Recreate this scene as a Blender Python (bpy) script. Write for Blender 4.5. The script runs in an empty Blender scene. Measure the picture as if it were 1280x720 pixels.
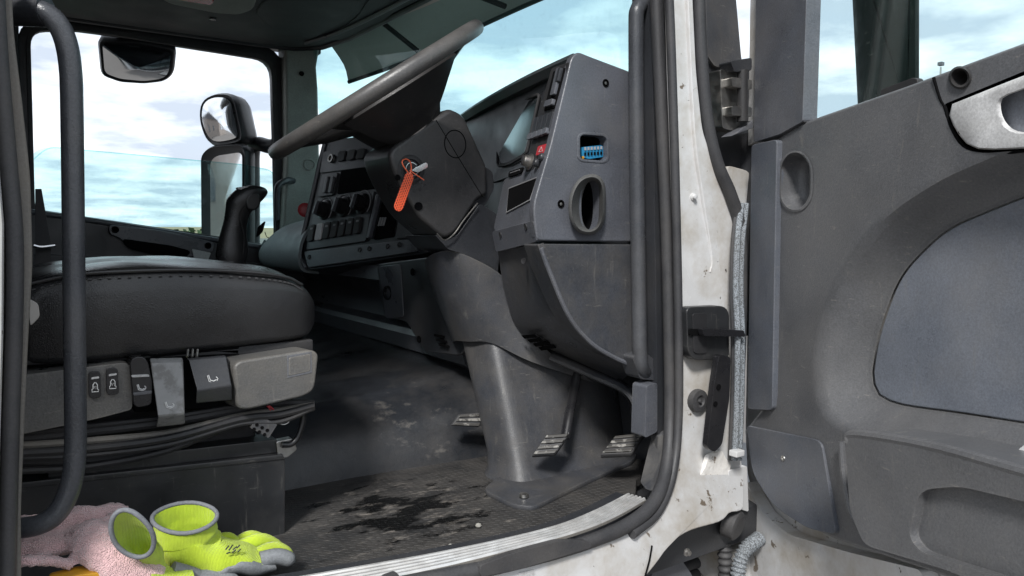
import bpy, bmesh, math, random
from mathutils import Vector, Matrix, noise
random.seed(7)
sc = bpy.context.scene
C = sc.collection
V = Vector
R_ = math.radians

# ------------------------------------------------------------ camera
FOC = 924.0                        # focal length in pixels of a 1280 wide picture
PITCH = R_(4.3)
CAM = V((0, 0, .54))               # z = 0 is the cab floor, +X the front of the truck, +Y across the cab
RIGHT = V((.827, -.562, 0)).normalized()
FWD = V((.562*math.cos(PITCH), .827*math.cos(PITCH), -math.sin(PITCH))).normalized()
UP = RIGHT.cross(FWD).normalized()
cd = bpy.data.cameras.new('camera'); cam = bpy.data.objects.new('camera', cd); C.objects.link(cam)
cd.sensor_width = 36; cd.lens = 36*FOC/1280; cd.clip_start = .02; cd.clip_end = 20000
cam.matrix_world = Matrix(((RIGHT.x, UP.x, -FWD.x, CAM.x), (RIGHT.y, UP.y, -FWD.y, CAM.y), (RIGHT.z, UP.z, -FWD.z, CAM.z), (0, 0, 0, 1)))
sc.camera = cam

# ------------------------------------------------------------ sky, sun, exposure
SUN_EL, SUN_AZ = R_(44), R_(-136)   # azimuth of the sun measured from +X
w = bpy.data.worlds.new('World'); sc.world = w; w.use_nodes = True
nt = w.node_tree; nt.nodes.clear()
def nn(t, typ, **kw):
    n = t.nodes.new(typ)
    for k, v in kw.items(): setattr(n, k, v)
    return n
def setup_world():
    L = nt.links.new
    out = nn(nt, 'ShaderNodeOutputWorld'); bg = nn(nt, 'ShaderNodeBackground'); bg.inputs['Strength'].default_value = .12
    sky = nn(nt, 'ShaderNodeTexSky', sky_type='NISHITA', sun_disc=False)
    sky.sun_elevation = SUN_EL; sky.sun_rotation = R_(90)-SUN_AZ; sky.air_density = 1; sky.dust_density = 2; sky.ozone_density = 1
    tc = nn(nt, 'ShaderNodeTexCoord'); sep = nn(nt, 'ShaderNodeSeparateXYZ'); L(tc.outputs['Generated'], sep.inputs[0])
    ab = nn(nt, 'ShaderNodeMath', operation='MAXIMUM'); L(sep.outputs['Z'], ab.inputs[0]); ab.inputs[1].default_value = 0
    ad = nn(nt, 'ShaderNodeMath', operation='ADD'); L(ab.outputs[0], ad.inputs[0]); ad.inputs[1].default_value = .14
    dx = nn(nt, 'ShaderNodeMath', operation='DIVIDE'); L(sep.outputs['X'], dx.inputs[0]); L(ad.outputs[0], dx.inputs[1])
    dy = nn(nt, 'ShaderNodeMath', operation='DIVIDE'); L(sep.outputs['Y'], dy.inputs[0]); L(ad.outputs[0], dy.inputs[1])
    cb = nn(nt, 'ShaderNodeCombineXYZ'); L(dx.outputs[0], cb.inputs[0]); L(dy.outputs[0], cb.inputs[1])
    n1 = nn(nt, 'ShaderNodeTexNoise'); L(cb.outputs[0], n1.inputs['Vector'])
    n1.inputs['Scale'].default_value = .85; n1.inputs['Detail'].default_value = 9; n1.inputs['Roughness'].default_value = .58; n1.inputs['Distortion'].default_value = .4
    n2 = nn(nt, 'ShaderNodeTexNoise'); L(cb.outputs[0], n2.inputs['Vector'])
    n2.inputs['Scale'].default_value = 1.9; n2.inputs['Detail'].default_value = 8; n2.inputs['Roughness'].default_value = .55
    r1 = nn(nt, 'ShaderNodeValToRGB'); L(n1.outputs['Fac'], r1.inputs[0])
    r1.color_ramp.elements[0].position = .30; r1.color_ramp.elements[0].color = (.86, .86, .86, 1)
    r1.color_ramp.elements[1].position = .52; r1.color_ramp.elements[1].color = (1, 1, 1, 1)
    r2 = nn(nt, 'ShaderNodeValToRGB'); L(n2.outputs['Fac'], r2.inputs[0])
    r2.color_ramp.elements[0].position = .40; r2.color_ramp.elements[0].color = (3.05, 3.45, 4.05, 1)
    r2.color_ramp.elements[1].position = .60; r2.color_ramp.elements[1].color = (5.7, 5.95, 6.2, 1)
    mx = nn(nt, 'ShaderNodeMix', data_type='RGBA')
    L(r1.outputs['Color'], mx.inputs['Factor']); L(sky.outputs[0], mx.inputs['A']); L(r2.outputs['Color'], mx.inputs['B'])
    L(mx.outputs['Result'], bg.inputs['Color']); L(bg.outputs[0], out.inputs[0])
setup_world()
sl = bpy.data.lights.new('sun', 'SUN'); sl.energy = 2.1; sl.angle = R_(10); sl.color = (1, .98, .95)
sun = bpy.data.objects.new('sun', sl); C.objects.link(sun)
sd = V((math.cos(SUN_EL)*math.cos(SUN_AZ), math.cos(SUN_EL)*math.sin(SUN_AZ), math.sin(SUN_EL)))
sun.rotation_euler = sd.to_track_quat('Z', 'Y').to_euler(); sun.location = (0, -3, 6)
sc.view_settings.view_transform = 'Standard'; sc.view_settings.look = 'None'
sc.view_settings.gamma = 1; sc.view_settings.use_curve_mapping = False
sc.view_settings.exposure = 1.0

# ------------------------------------------------------------ placing helpers
def ray(u, v): return FWD + RIGHT*((u-640)/FOC) + UP*((360-v)/FOC)
def U(u, v, Y=None, X=None, Z=None):
    d = ray(u, v)
    if Y is not None: t = (Y-CAM.y)/d.y
    elif X is not None: t = (X-CAM.x)/d.x
    else: t = (Z-CAM.z)/d.z
    return CAM + d*t
def rnd(pts, r=10, n=4, closed=True):
    """round the corners of a 2-D outline; a point may carry its own radius"""
    out = []; N = len(pts)
    for i, p in enumerate(pts):
        rr = p[2] if len(p) > 2 else r
        P = V(p[:2])
        if not closed and i in (0, N-1) or rr <= 0: out.append(tuple(P)); continue
        A = V(pts[i-1][:2]); B = V(pts[(i+1) % N][:2])
        da, db = (A-P), (B-P)
        a = P + da.normalized()*min(rr, da.length*.48); b = P + db.normalized()*min(rr, db.length*.48)
        for k in range(n+1):
            t = k/n; out.append(tuple(a*(1-t)**2 + P*2*t*(1-t) + b*t*t))
    return out
def spl(pts, n=6, closed=False):
    """Catmull-Rom through the points"""
    P = [V(p) for p in pts]; N = len(P); out = []
    for i in range(N if closed else N-1):
        p0 = P[i-1] if (closed or i > 0) else P[0]*2-P[1]
        p1 = P[i]; p2 = P[(i+1) % N]
        p3 = P[(i+2) % N] if (closed or i+2 < N) else P[-1]*2-P[-2]
        for k in range(n):
            t = k/n
            out.append(.5*((2*p1)+(p2-p0)*t+(2*p0-5*p1+4*p2-p3)*t*t+(3*p1-p0-3*p2+p3)*t**3))
    if not closed: out.append(P[-1])
    return out

# ------------------------------------------------------------ shapes
def bev(bm, off, seg=2, ang=.45):
    if off <= 0: return bm
    bm.normal_update()
    es = [e for e in bm.edges if len(e.link_faces) == 2 and e.calc_face_angle(0) > ang]
    if es: bmesh.ops.bevel(bm, geom=es, offset=off, offset_type='OFFSET', segments=seg, profile=.5, affect='EDGES', clamp_overlap=True)
    return bm
def slab(pts, ext, b=.004, seg=2, bm=None, ang=.45, shift=None):
    if shift is not None: pts = [V(p)+shift for p in pts]
    bm0 = bmesh.new(); N = len(pts)
    a = [bm0.verts.new(p) for p in pts]; c = [bm0.verts.new(V(p)+ext) for p in pts]
    bm0.faces.new(a); bm0.faces.new(c[::-1])
    for i in range(N): bm0.faces.new((a[i], c[i], c[(i+1) % N], a[(i+1) % N]))
    bmesh.ops.recalc_face_normals(bm0, faces=bm0.faces[:])
    bev(bm0, b, seg, ang)
    return merge(bm, bm0)
def merge(bm, bm0):
    if bm is None: return bm0
    me = bpy.data.meshes.new('t'); bm0.to_mesh(me); bm0.free(); bm.from_mesh(me); bpy.data.meshes.remove(me)
    return bm
def box(c, h, b=.004, rot=None, bm=None, seg=2):
    bm0 = bmesh.new(); bmesh.ops.create_cube(bm0, size=2)
    for v in bm0.verts: v.co = V((v.co.x*h[0], v.co.y*h[1], v.co.z*h[2]))
    bev(bm0, b, seg)
    if rot is not None: bmesh.ops.transform(bm0, matrix=rot.to_4x4(), verts=bm0.verts[:])
    bmesh.ops.translate(bm0, vec=V(c), verts=bm0.verts[:])
    return merge(bm, bm0)
def loft(rings, closed=True, caps=True, bm=None, loop=False):
    bm0 = bmesh.new(); vs = [[bm0.verts.new(p) for p in r] for r in rings]; n = len(rings[0])
    M = len(vs)
    for i in range(M if loop else M-1):
        A, B = vs[i], vs[(i+1) % M]
        for j in range(n if closed else n-1):
            bm0.faces.new((A[j], A[(j+1) % n], B[(j+1) % n], B[j]))
    if caps and closed and not loop:
        if caps != 'end': bm0.faces.new(vs[0][::-1])
        bm0.faces.new(vs[-1])
    bmesh.ops.recalc_face_normals(bm0, faces=bm0.faces[:])
    return merge(bm, bm0)
def tube(path, r, n=12, bm=None, closed=False, caps=True, flat=1.0, up=None):
    P = [V(p) for p in path]; N = len(P); rings = []; prev = up
    for i in range(N):
        if closed: t = P[(i+1) % N]-P[i-1]
        else: t = P[min(i+1, N-1)]-P[max(i-1, 0)]
        t.normalize()
        if prev is None: prev = V((0, 0, 1)) if abs(t.z) < .9 else V((1, 0, 0))
        a = (prev - t*prev.dot(t)).normalized(); prev = a; b = t.cross(a)
        rr = r(i/(N-1)) if callable(r) else r
        rings.append([P[i]+(a*math.cos(2*math.pi*k/n)*flat+b*math.sin(2*math.pi*k/n))*rr for k in range(n)])
    return loft(rings, True, caps, bm, closed)
def disc(c, ax, prof, n=20, bm=None):
    """lathe: prof = [(radius, height along ax)]"""
    ax = V(ax).normalized(); a = ax.orthogonal().normalized(); b = ax.cross(a)
    return loft([[V(c)+ax*h+(a*math.cos(2*math.pi*k/n)+b*math.sin(2*math.pi*k/n))*max(r, 1e-4) for k in range(n)] for r, h in prof], True, True, bm)
def surf(rows, thick, bm=None, n=5):
    """smooth sheet through a grid of points, given a thickness"""
    g = [spl(r, n) for r in rows]
    g = list(zip(*[spl(c, n) for c in zip(*g)]))
    bm0 = bmesh.new(); vs = [[bm0.verts.new(p) for p in r] for r in g]
    for i in range(len(vs)-1):
        for j in range(len(vs[0])-1): bm0.faces.new((vs[i][j], vs[i][j+1], vs[i+1][j+1], vs[i+1][j]))
    bm0.normal_update()
    s = sum((f.normal for f in bm0.faces), V())
    mid = sum((v.co for v in bm0.verts), V())/len(bm0.verts)
    if s.dot(CAM-mid) < 0: bmesh.ops.reverse_faces(bm0, faces=bm0.faces[:])
    bm0.normal_update()
    bmesh.ops.solidify(bm0, geom=bm0.faces[:], thickness=thick)
    bmesh.ops.recalc_face_normals(bm0, faces=bm0.faces[:])
    return merge(bm, bm0)
def ringslab(outer, inner, ext, b=.003, seg=2):
    bm0 = bmesh.new(); n = len(outer)
    o1 = [bm0.verts.new(p) for p in outer]; i1 = [bm0.verts.new(p) for p in inner]
    o2 = [bm0.verts.new(V(p)+ext) for p in outer]; i2 = [bm0.verts.new(V(p)+ext) for p in inner]
    for k in range(n):
        m = (k+1) % n
        for q in ((o1[k], o1[m], i1[m], i1[k]), (o2[k], i2[k], i2[m], o2[m]), (o1[k], o2[k], o2[m], o1[m]), (i1[k], i1[m], i2[m], i2[k])): bm0.faces.new(q)
    bmesh.ops.recalc_face_normals(bm0, faces=bm0.faces[:])
    return bev(bm0, b, seg, .6)

def grow(pts, d):
    """push a 2-D outline outward by d"""
    n = len(pts); area = sum(pts[i][0]*pts[(i+1) % n][1]-pts[(i+1) % n][0]*pts[i][1] for i in range(n))
    s = 1 if area > 0 else -1; out = []
    for i in range(n):
        t = V(pts[(i+1) % n][:2])-V(pts[i-1][:2])
        if t.length < 1e-6: t = V((1, 0))
        t.normalize(); out.append((pts[i][0]+t.y*s*d, pts[i][1]-t.x*s*d))
    return out

# ------------------------------------------------------------ objects
def obj(name, bm, mat, parent=None, smooth=38, label=None, kind=None, sub=0):
    if smooth != -1: bmesh.ops.recalc_face_normals(bm, faces=bm.faces[:])
    me = bpy.data.meshes.new(name)
    co = [v.co for v in bm.verts]
    c = (V((min(p.x for p in co), min(p.y for p in co), min(p.z for p in co)))+V((max(p.x for p in co), max(p.y for p in co), max(p.z for p in co))))/2
    bmesh.ops.translate(bm, vec=-c, verts=bm.verts[:])
    bm.to_mesh(me); bm.free()
    if smooth: me.shade_smooth(); me.set_sharp_from_angle(angle=R_(smooth))
    o = bpy.data.objects.new(name, me); C.objects.link(o)
    if mat: me.materials.append(mat)
    o.location = c
    if parent:
        o.parent = parent; base = V(parent['o']) if 'o' in parent else V(parent.location)
        o.location = c-base
    o['o'] = tuple(c)
    if 0 < smooth < 55:
        wn = o.modifiers.new('normals', 'WEIGHTED_NORMAL'); wn.keep_sharp = True; wn.weight = 80
    if sub:
        m = o.modifiers.new('sub', 'SUBSURF'); m.levels = sub; m.render_levels = sub
    if label: o['label'] = label
    if kind: o['kind'] = kind
    return o
def thing(name, loc, label, cat, group=None):
    o = bpy.data.objects.new(name, None); C.objects.link(o); o.location = loc; o['o'] = tuple(loc)
    o.empty_display_size = .05
    o['label'] = label; o['category'] = cat
    if group: o['group'] = group
    return o
def tag(o, label, cat, group=None, kind=None):
    o['label'] = label; o['category'] = cat
    if group: o['group'] = group
    if kind: o['kind'] = kind
    return o
def cut(o, bms):
    """cut real openings into a mesh and drop the cutters"""
    tmp = []
    off = V(o['o'])
    for b in bms:
        bmesh.ops.recalc_face_normals(b, faces=b.faces[:])
        bmesh.ops.translate(b, vec=-off, verts=b.verts[:])
        me = bpy.data.meshes.new('c'); b.to_mesh(me); b.free(); q = bpy.data.objects.new('c', me); C.objects.link(q); tmp.append(q)
    o.modifiers.clear()
    par = o.parent; loc = o.location.copy(); o.parent = None; o.location = (0, 0, 0)
    for q in tmp:
        m = o.modifiers.new('b', 'BOOLEAN'); m.object = q; m.operation = 'DIFFERENCE'; m.solver = 'EXACT'
    dg = bpy.context.evaluated_depsgraph_get(); dg.update()
    me = bpy.data.meshes.new_from_object(o.evaluated_get(dg)); me.name = o.name
    o.modifiers.clear(); old = o.data; o.data = me; bpy.data.meshes.remove(old)
    me.shade_smooth(); me.set_sharp_from_angle(angle=R_(38))
    wn = o.modifiers.new('normals', 'WEIGHTED_NORMAL'); wn.keep_sharp = True; wn.weight = 80
    o.parent = par; o.location = loc
    for q in tmp:
        d = q.data; bpy.data.objects.remove(q); bpy.data.meshes.remove(d)
    return o

# ------------------------------------------------------------ materials
def mat(name, col, rough=.5, metal=0, grain=0, gscale=380, dust=0, dcol=(.15, .125, .1), dscale=5, dlo=.45, dhi=.75, scratch=0, vary=.12, spec=.5, chips=None, sheen=0, bumpbig=0, coat=0, edge=0, glint_wear_col=(.3, .29, .28), speck=None):
    m = bpy.data.materials.new(name); m.use_nodes = True; t = m.node_tree; L = t.links.new
    b = t.nodes['Principled BSDF']; b.inputs['Roughness'].default_value = rough; b.inputs['Metallic'].default_value = metal
    b.inputs['Specular IOR Level'].default_value = spec
    if sheen: b.inputs['Sheen Weight'].default_value = sheen; b.inputs['Sheen Roughness'].default_value = .4
    if coat: b.inputs['Coat Weight'].default_value = coat; b.inputs['Coat Roughness'].default_value = .15
    tc = nn(t, 'ShaderNodeTexCoord'); geo = nn(t, 'ShaderNodeNewGeometry')
    pos = geo.outputs['Position']
    n = nn(t, 'ShaderNodeTexNoise'); L(pos, n.inputs['Vector']); n.inputs['Scale'].default_value = dscale*2.3; n.inputs['Detail'].default_value = 6
    # gentle tone variation
    r = nn(t, 'ShaderNodeMapRange'); L(n.outputs['Fac'], r.inputs[0]); r.inputs[1].default_value = .3; r.inputs[2].default_value = .7
    r.inputs[3].default_value = 1-vary; r.inputs[4].default_value = 1+vary
    mul = nn(t, 'ShaderNodeVectorMath', operation='SCALE'); mul.inputs[0].default_value = col[:3]; L(r.outputs[0], mul.inputs['Scale'])
    colout = mul.outputs[0]
    sk_ = speck if speck is not None else (.16 if grain else 0)
    if sk_:
        sn = nn(t, 'ShaderNodeTexNoise'); L(pos, sn.inputs['Vector']); sn.inputs['Scale'].default_value = 300; sn.inputs['Detail'].default_value = 3; sn.inputs['Roughness'].default_value = .7
        sr_ = nn(t, 'ShaderNodeMapRange'); L(sn.outputs['Fac'], sr_.inputs[0]); sr_.inputs[1].default_value = .35; sr_.inputs[2].default_value = .65; sr_.inputs[3].default_value = 1-sk_; sr_.inputs[4].default_value = 1+sk_
        m3 = nn(t, 'ShaderNodeVectorMath', operation='SCALE'); L(colout, m3.inputs[0]); L(sr_.outputs[0], m3.inputs['Scale']); colout = m3.outputs[0]
    rg = nn(t, 'ShaderNodeMapRange'); L(n.outputs['Fac'], rg.inputs[0]); rg.inputs[1].default_value = .3; rg.inputs[2].default_value = .7
    rg.inputs[3].default_value = max(.02, rough-.08); rg.inputs[4].default_value = min(1, rough+.1)
    rout = rg.outputs[0]
    def mixc(fac, a, bcol):
        q = nn(t, 'ShaderNodeMix', data_type='RGBA'); L(fac, q.inputs['Factor']); L(a, q.inputs['A']); q.inputs['B'].default_value = (*bcol, 1); return q.outputs['Result']
    if dust:
        d = nn(t, 'ShaderNodeTexNoise'); L(pos, d.inputs['Vector']); d.inputs['Scale'].default_value = dscale; d.inputs['Detail'].default_value = 10; d.inputs['Roughness'].default_value = .68
        dr = nn(t, 'ShaderNodeMapRange'); L(d.outputs['Fac'], dr.inputs[0]); dr.inputs[1].default_value = dlo; dr.inputs[2].default_value = dhi; dr.inputs[3].default_value = 0; dr.inputs[4].default_value = dust
        colout = mixc(dr.outputs[0], colout, dcol)
        ra = nn(t, 'ShaderNodeMath', operation='MULTIPLY_ADD', use_clamp=True); L(dr.outputs[0], ra.inputs[0]); ra.inputs[1].default_value = .5; L(rout, ra.inputs[2]); rout = ra.outputs[0]
    if scratch:
        mp = nn(t, 'ShaderNodeMapping'); L(pos, mp.inputs[0]); mp.inputs['Scale'].default_value = (9, 14, 55); mp.inputs['Rotation'].default_value = (.5, .3, .2)
        s = nn(t, 'ShaderNodeTexNoise'); L(mp.outputs[0], s.inputs['Vector']); s.inputs['Scale'].default_value = 2.2; s.inputs['Detail'].default_value = 8; s.inputs['Roughness'].default_value = .75
        s2 = nn(t, 'ShaderNodeMapRange'); L(s.outputs['Fac'], s2.inputs[0]); s2.inputs[1].default_value = .61; s2.inputs[2].default_value = .69; s2.inputs[3].default_value = 0; s2.inputs[4].default_value = scratch
        colout = mixc(s2.outputs[0], colout, (.3, .28, .25))
        mp = nn(t, 'ShaderNodeMapping'); L(pos, mp.inputs[0]); mp.inputs['Scale'].default_value = (60, 40, 7); mp.inputs['Rotation'].default_value = (.2, .5, .9)
        s = nn(t, 'ShaderNodeTexNoise'); L(mp.outputs[0], s.inputs['Vector']); s.inputs['Scale'].default_value = 1.5; s.inputs['Detail'].default_value = 6; s.inputs['Roughness'].default_value = .7
        s2 = nn(t, 'ShaderNodeMapRange'); L(s.outputs['Fac'], s2.inputs[0]); s2.inputs[1].default_value = .6; s2.inputs[2].default_value = .72; s2.inputs[3].default_value = 0; s2.inputs[4].default_value = scratch*.8
        colout = mixc(s2.outputs[0], colout, (.24, .225, .2))
    if chips:
        for ccol, sc_, lo, hi in chips:
            k = nn(t, 'ShaderNodeTexNoise'); L(pos, k.inputs['Vector']); k.inputs['Scale'].default_value = sc_; k.inputs['Detail'].default_value = 9; k.inputs['Roughness'].default_value = .6
            kr = nn(t, 'ShaderNodeMapRange'); L(k.outputs['Fac'], kr.inputs[0]); kr.inputs[1].default_value = lo; kr.inputs[2].default_value = hi
            colout = mixc(kr.outputs[0], colout, ccol)
    if edge:  # lighter edges: painted sky glint together with rubbed wear
        bv = nn(t, 'ShaderNodeBevel', samples=4); bv.inputs['Radius'].default_value = .006
        dt = nn(t, 'ShaderNodeVectorMath', operation='DOT_PRODUCT'); L(bv.outputs[0], dt.inputs[0]); L(geo.outputs['True Normal'], dt.inputs[1])
        er = nn(t, 'ShaderNodeMapRange'); L(dt.outputs['Value'], er.inputs[0]); er.inputs[1].default_value = .97; er.inputs[2].default_value = .8; er.inputs[3].default_value = 0; er.inputs[4].default_value = 1
        en = nn(t, 'ShaderNodeMapRange'); L(n.outputs['Fac'], en.inputs[0]); en.inputs[1].default_value = .4; en.inputs[2].default_value = .6; en.inputs[3].default_value = .15*edge; en.inputs[4].default_value = edge
        em = nn(t, 'ShaderNodeMath', operation='MULTIPLY'); L(er.outputs[0], em.inputs[0]); L(en.outputs[0], em.inputs[1])
        colout = mixc(em.outputs[0], colout, glint_wear_col)
    L(colout, b.inputs['Base Color']); L(rout, b.inputs['Roughness'])
    h = None
    if grain:
        g = nn(t, 'ShaderNodeTexNoise'); L(pos, g.inputs['Vector']); g.inputs['Scale'].default_value = gscale; g.inputs['Detail'].default_value = 2
        bp = nn(t, 'ShaderNodeBump'); bp.inputs['Strength'].default_value = grain; bp.inputs['Distance'].default_value = .002; L(g.outputs['Fac'], bp.inputs['Height']); h = bp
    if bumpbig:
        g2 = nn(t, 'ShaderNodeTexNoise'); L(pos, g2.inputs['Vector']); g2.inputs['Scale'].default_value = 14; g2.inputs['Detail'].default_value = 4
        b2 = nn(t, 'ShaderNodeBump'); b2.inputs['Strength'].default_value = bumpbig; b2.inputs['Distance'].default_value = .01; L(g2.outputs['Fac'], b2.inputs['Height'])
        if h: L(h.outputs[0], b2.inputs['Normal'])
        h = b2
    if h: L(h.outputs[0], b.inputs['Normal'])
    m['bump'] = 1 if h else 0
    return m
def glass(name, tint, refl=1.0, dirt=.04):
    m = bpy.data.materials.new(name); m.use_nodes = True; t = m.node_tree; L = t.links.new; t.nodes.clear()
    out = nn(t, 'ShaderNodeOutputMaterial'); tr = nn(t, 'ShaderNodeBsdfTransparent'); gl = nn(t, 'ShaderNodeBsdfGlossy'); df = nn(t, 'ShaderNodeBsdfDiffuse')
    tr.inputs[0].default_value = (*tint, 1); gl.inputs['Roughness'].default_value = .01; df.inputs[0].default_value = (.5, .5, .48, 1)
    lw = nn(t, 'ShaderNodeLayerWeight'); lw.inputs[0].default_value = .5
    pw = nn(t, 'ShaderNodeMath', operation='POWER'); L(lw.outputs['Facing'], pw.inputs[0]); pw.inputs[1].default_value = 5
    fm = nn(t, 'ShaderNodeMath', operation='MULTIPLY_ADD'); L(pw.outputs[0], fm.inputs[0]); fm.inputs[1].default_value = .6*refl; fm.inputs[2].default_value = .03*refl
    m1 = nn(t, 'ShaderNodeMixShader'); L(fm.outputs[0], m1.inputs[0]); L(tr.outputs[0], m1.inputs[1]); L(gl.outputs[0], m1.inputs[2])
    g = nn(t, 'ShaderNodeNewGeometry'); n = nn(t, 'ShaderNodeTexNoise'); L(g.outputs['Position'], n.inputs['Vector']); n.inputs['Scale'].default_value = 30; n.inputs['Detail'].default_value = 10; n.inputs['Roughness'].default_value = .75
    r = nn(t, 'ShaderNodeMapRange'); L(n.outputs['Fac'], r.inputs[0]); r.inputs[1].default_value = .55; r.inputs[2].default_value = .8; r.inputs[3].default_value = dirt*.25; r.inputs[4].default_value = dirt*3
    m2 = nn(t, 'ShaderNodeMixShader'); L(r.outputs[0], m2.inputs[0]); L(m1.outputs[0], m2.inputs[1]); L(df.outputs[0], m2.inputs[2])
    L(m2.outputs[0], out.inputs[0]); return m

M = {}
M['plas'] = mat('grey_plastic', (.088, .093, .108), .31, grain=.22, dust=.4, dcol=(.15, .14, .13), scratch=.25, spec=.6, vary=.18, edge=.35, glint_wear_col=(.2, .2, .205))
M['plas_dirty'] = mat('dusty_grey_plastic', (.048, .051, .059), .33, grain=.2, dust=.6, dcol=(.105, .094, .08), dscale=6, dlo=.42, dhi=.72, scratch=.3, edge=.4, glint_wear_col=(.19, .18, .165))
M['plas_dark'] = mat('black_plastic', (.03, .032, .037), .35, grain=.15, dust=.3, dcol=(.09, .08, .07))
M['plas_brown'] = mat('worn_column_plastic', (.036, .036, .038), .31, grain=.16, dust=.35, dcol=(.11, .1, .09), scratch=.2)
M['seatgrey'] = mat('grey_seat_plastic', (.092, .091, .09), .31, grain=.25, dust=.55, dcol=(.19, .17, .14), scratch=.35, edge=.6, glint_wear_col=(.3, .28, .25))
M['black'] = mat('black_gloss', (.012, .012, .014), .25, dust=.25, dcol=(.08, .075, .07))
M['blackmat'] = mat('black_soft', (.018, .018, .02), .6, dust=.3, dcol=(.09, .08, .07), grain=.1)
M['void'] = mat('painted_cavity', (.004, .004, .0045), .9, spec=.08)  # near-black puts the shade of holes into the colour; dark joints too
M['steelbox'] = mat('black_painted_steel', (.02, .021, .023), .36, dust=.25, dcol=(.10, .095, .09), dscale=7, scratch=.3, bumpbig=.05, edge=.5, glint_wear_col=(.15, .14, .13))
M['rubber'] = mat('rubber', (.04, .04, .043), .55, dust=.45, dcol=(.13, .12, .11), grain=.15)
M['rubber_dusty'] = mat('dusty_rubber_trim', (.125, .12, .112), .6, dust=.7, dcol=(.2, .175, .145), grain=.2, dlo=.35)
M['handle'] = mat('powder_coated_steel', (.05, .053, .06), .27, grain=.25, gscale=600, dust=.3, dcol=(.16, .15, .14), scratch=.15)
M['white'] = mat('white_cab_paint', (.58, .58, .58), .28, dust=.8, dcol=(.3, .245, .17), dscale=7, dlo=.43, dhi=.72, vary=.05, bumpbig=.12, chips=[((.16, .13, .1), 26, .645, .665), ((.07, .06, .05), 48, .68, .70)], coat=.2)
M['whitechip'] = mat('flaking_white_paint', (.72, .7, .67), .6, dust=.5, dcol=(.35, .3, .24), dscale=30, bumpbig=.8, chips=[((.2, .16, .12), 60, .56, .6)])
M['alu'] = mat('ribbed_aluminium', (.72, .72, .71), .42, metal=.55, dust=.5, dcol=(.2, .17, .14), dscale=14, dlo=.42)
M['steel'] = mat('bare_steel', (.45, .44, .42), .35, metal=1, dust=.5, dcol=(.14, .1, .07), dscale=20)
M['chrome'] = mat('polished_steel', (.7, .7, .7), .15, metal=1)
M['silver'] = mat('silver_painted_plastic', (.52, .52, .52), .4, dust=.4, dcol=(.25, .23, .2), dscale=12, scratch=.2, grain=.06)
M['liner'] = mat('dark_headliner', (.06, .065, .066), .65, dust=.1, grain=.1)
M['linerlt'] = mat('pale_headliner', (.32, .31, .28), .7, grain=.2)
M['pillar'] = mat('grey_green_pillar_trim', (.3, .32, .29), .55, grain=.2, dust=.2)
M['glass'] = glass('tinted_side_glass', (.83, .955, .95))
M['wind'] = glass('tinted_windscreen', (.80, .955, .955), dirt=.03)
M['doorglass'] = glass('door_glass', (.90, .98, .97), dirt=.006)
M['mirror'] = mat('mirror_glass', (.82, .84, .86), .02, metal=1, vary=.02)
M['lens'] = mat('instrument_lens', (.01, .012, .014), .04, spec=1.0, vary=0, coat=1)
M['red'] = mat('red_switch', (.42, .03, .04), .35)
M['redlamp'] = mat('red_lamp_lens', (.45, .015, .02), .2)
M['blue'] = mat('blue_connector', (.02, .2, .38), .4, grain=.1)
M['print'] = mat('white_print', (.75, .75, .75), .6)
M['printdim'] = mat('grey_print', (.32, .32, .33), .6)
M['yellowthing'] = mat('amber_plastic', (.55, .28, .02), .4)
M['dash_skylit'] = mat('skylit_dash_pad', (.2, .23, .24), .5, grain=.2, dust=.3)  # paler teal paints the windscreen's skylight into the dash colour

def smoked(name, col, tr):
    m = bpy.data.materials.new(name); m.use_nodes = True; t = m.node_tree; L = t.links.new; b = t.nodes['Principled BSDF']; b.inputs['Base Color'].default_value = (*col, 1); b.inputs['Roughness'].default_value = .35
    tl = nn(t, 'ShaderNodeBsdfTranslucent'); tl.inputs[0].default_value = (*col, 1); tp = nn(t, 'ShaderNodeBsdfTransparent'); tp.inputs[0].default_value = (.6, .7, .68, 1)
    m1 = nn(t, 'ShaderNodeMixShader'); m1.inputs[0].default_value = .6; L(b.outputs[0], m1.inputs[1]); L(tl.outputs[0], m1.inputs[2])
    m2 = nn(t, 'ShaderNodeMixShader'); m2.inputs[0].default_value = tr; L(m1.outputs[0], m2.inputs[1]); L(tp.outputs[0], m2.inputs[2])
    L(m2.outputs[0], t.nodes['Material Output'].inputs[0]); return m
M['smoked'] = smoked('smoked_visor', (.36, .33, .3), .1)

M['duct'] = mat('grey_duct_rubber', (.085, .085, .083), .5, dust=.5, dcol=(.15, .14, .125), grain=.2)
M['lever'] = mat('rubbed_lever_plastic', (.22, .22, .22), .32, dust=.6, dcol=(.12, .115, .11), dscale=22, dlo=.5, dhi=.56, scratch=.3)
M['braid'] = mat('grey_braid', (.26, .29, .32), .6, chips=[((.09, .095, .1), 420, .48, .54)], dust=.4, dcol=(.2, .19, .17))
class Pl:
    """a flat face fixed by three picture points with their depths; at() lays further points on it"""
    def __init__(s, a, b, c):
        A, B, Cc = (U(p[0], p[1], Y=p[2]) for p in (a, b, c)); s.p = A; s.n = (B-A).cross(Cc-A).normalized()
        if s.n.dot(CAM-A) < 0: s.n = -s.n
    def at(s, u, v, lift=0.0):
        d = ray(u, v); return CAM+d*((s.p-CAM).dot(s.n)/d.dot(s.n))+s.n*lift
    def pts(s, L, lift=0.0): return [s.at(p[0], p[1], lift) for p in L]
    def slab(s, L, lift, thick, r=2, n=3, b=.0015, seg=2): return slab(s.pts(rnd(L, r, n), lift), -s.n*thick, b, seg)

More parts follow.
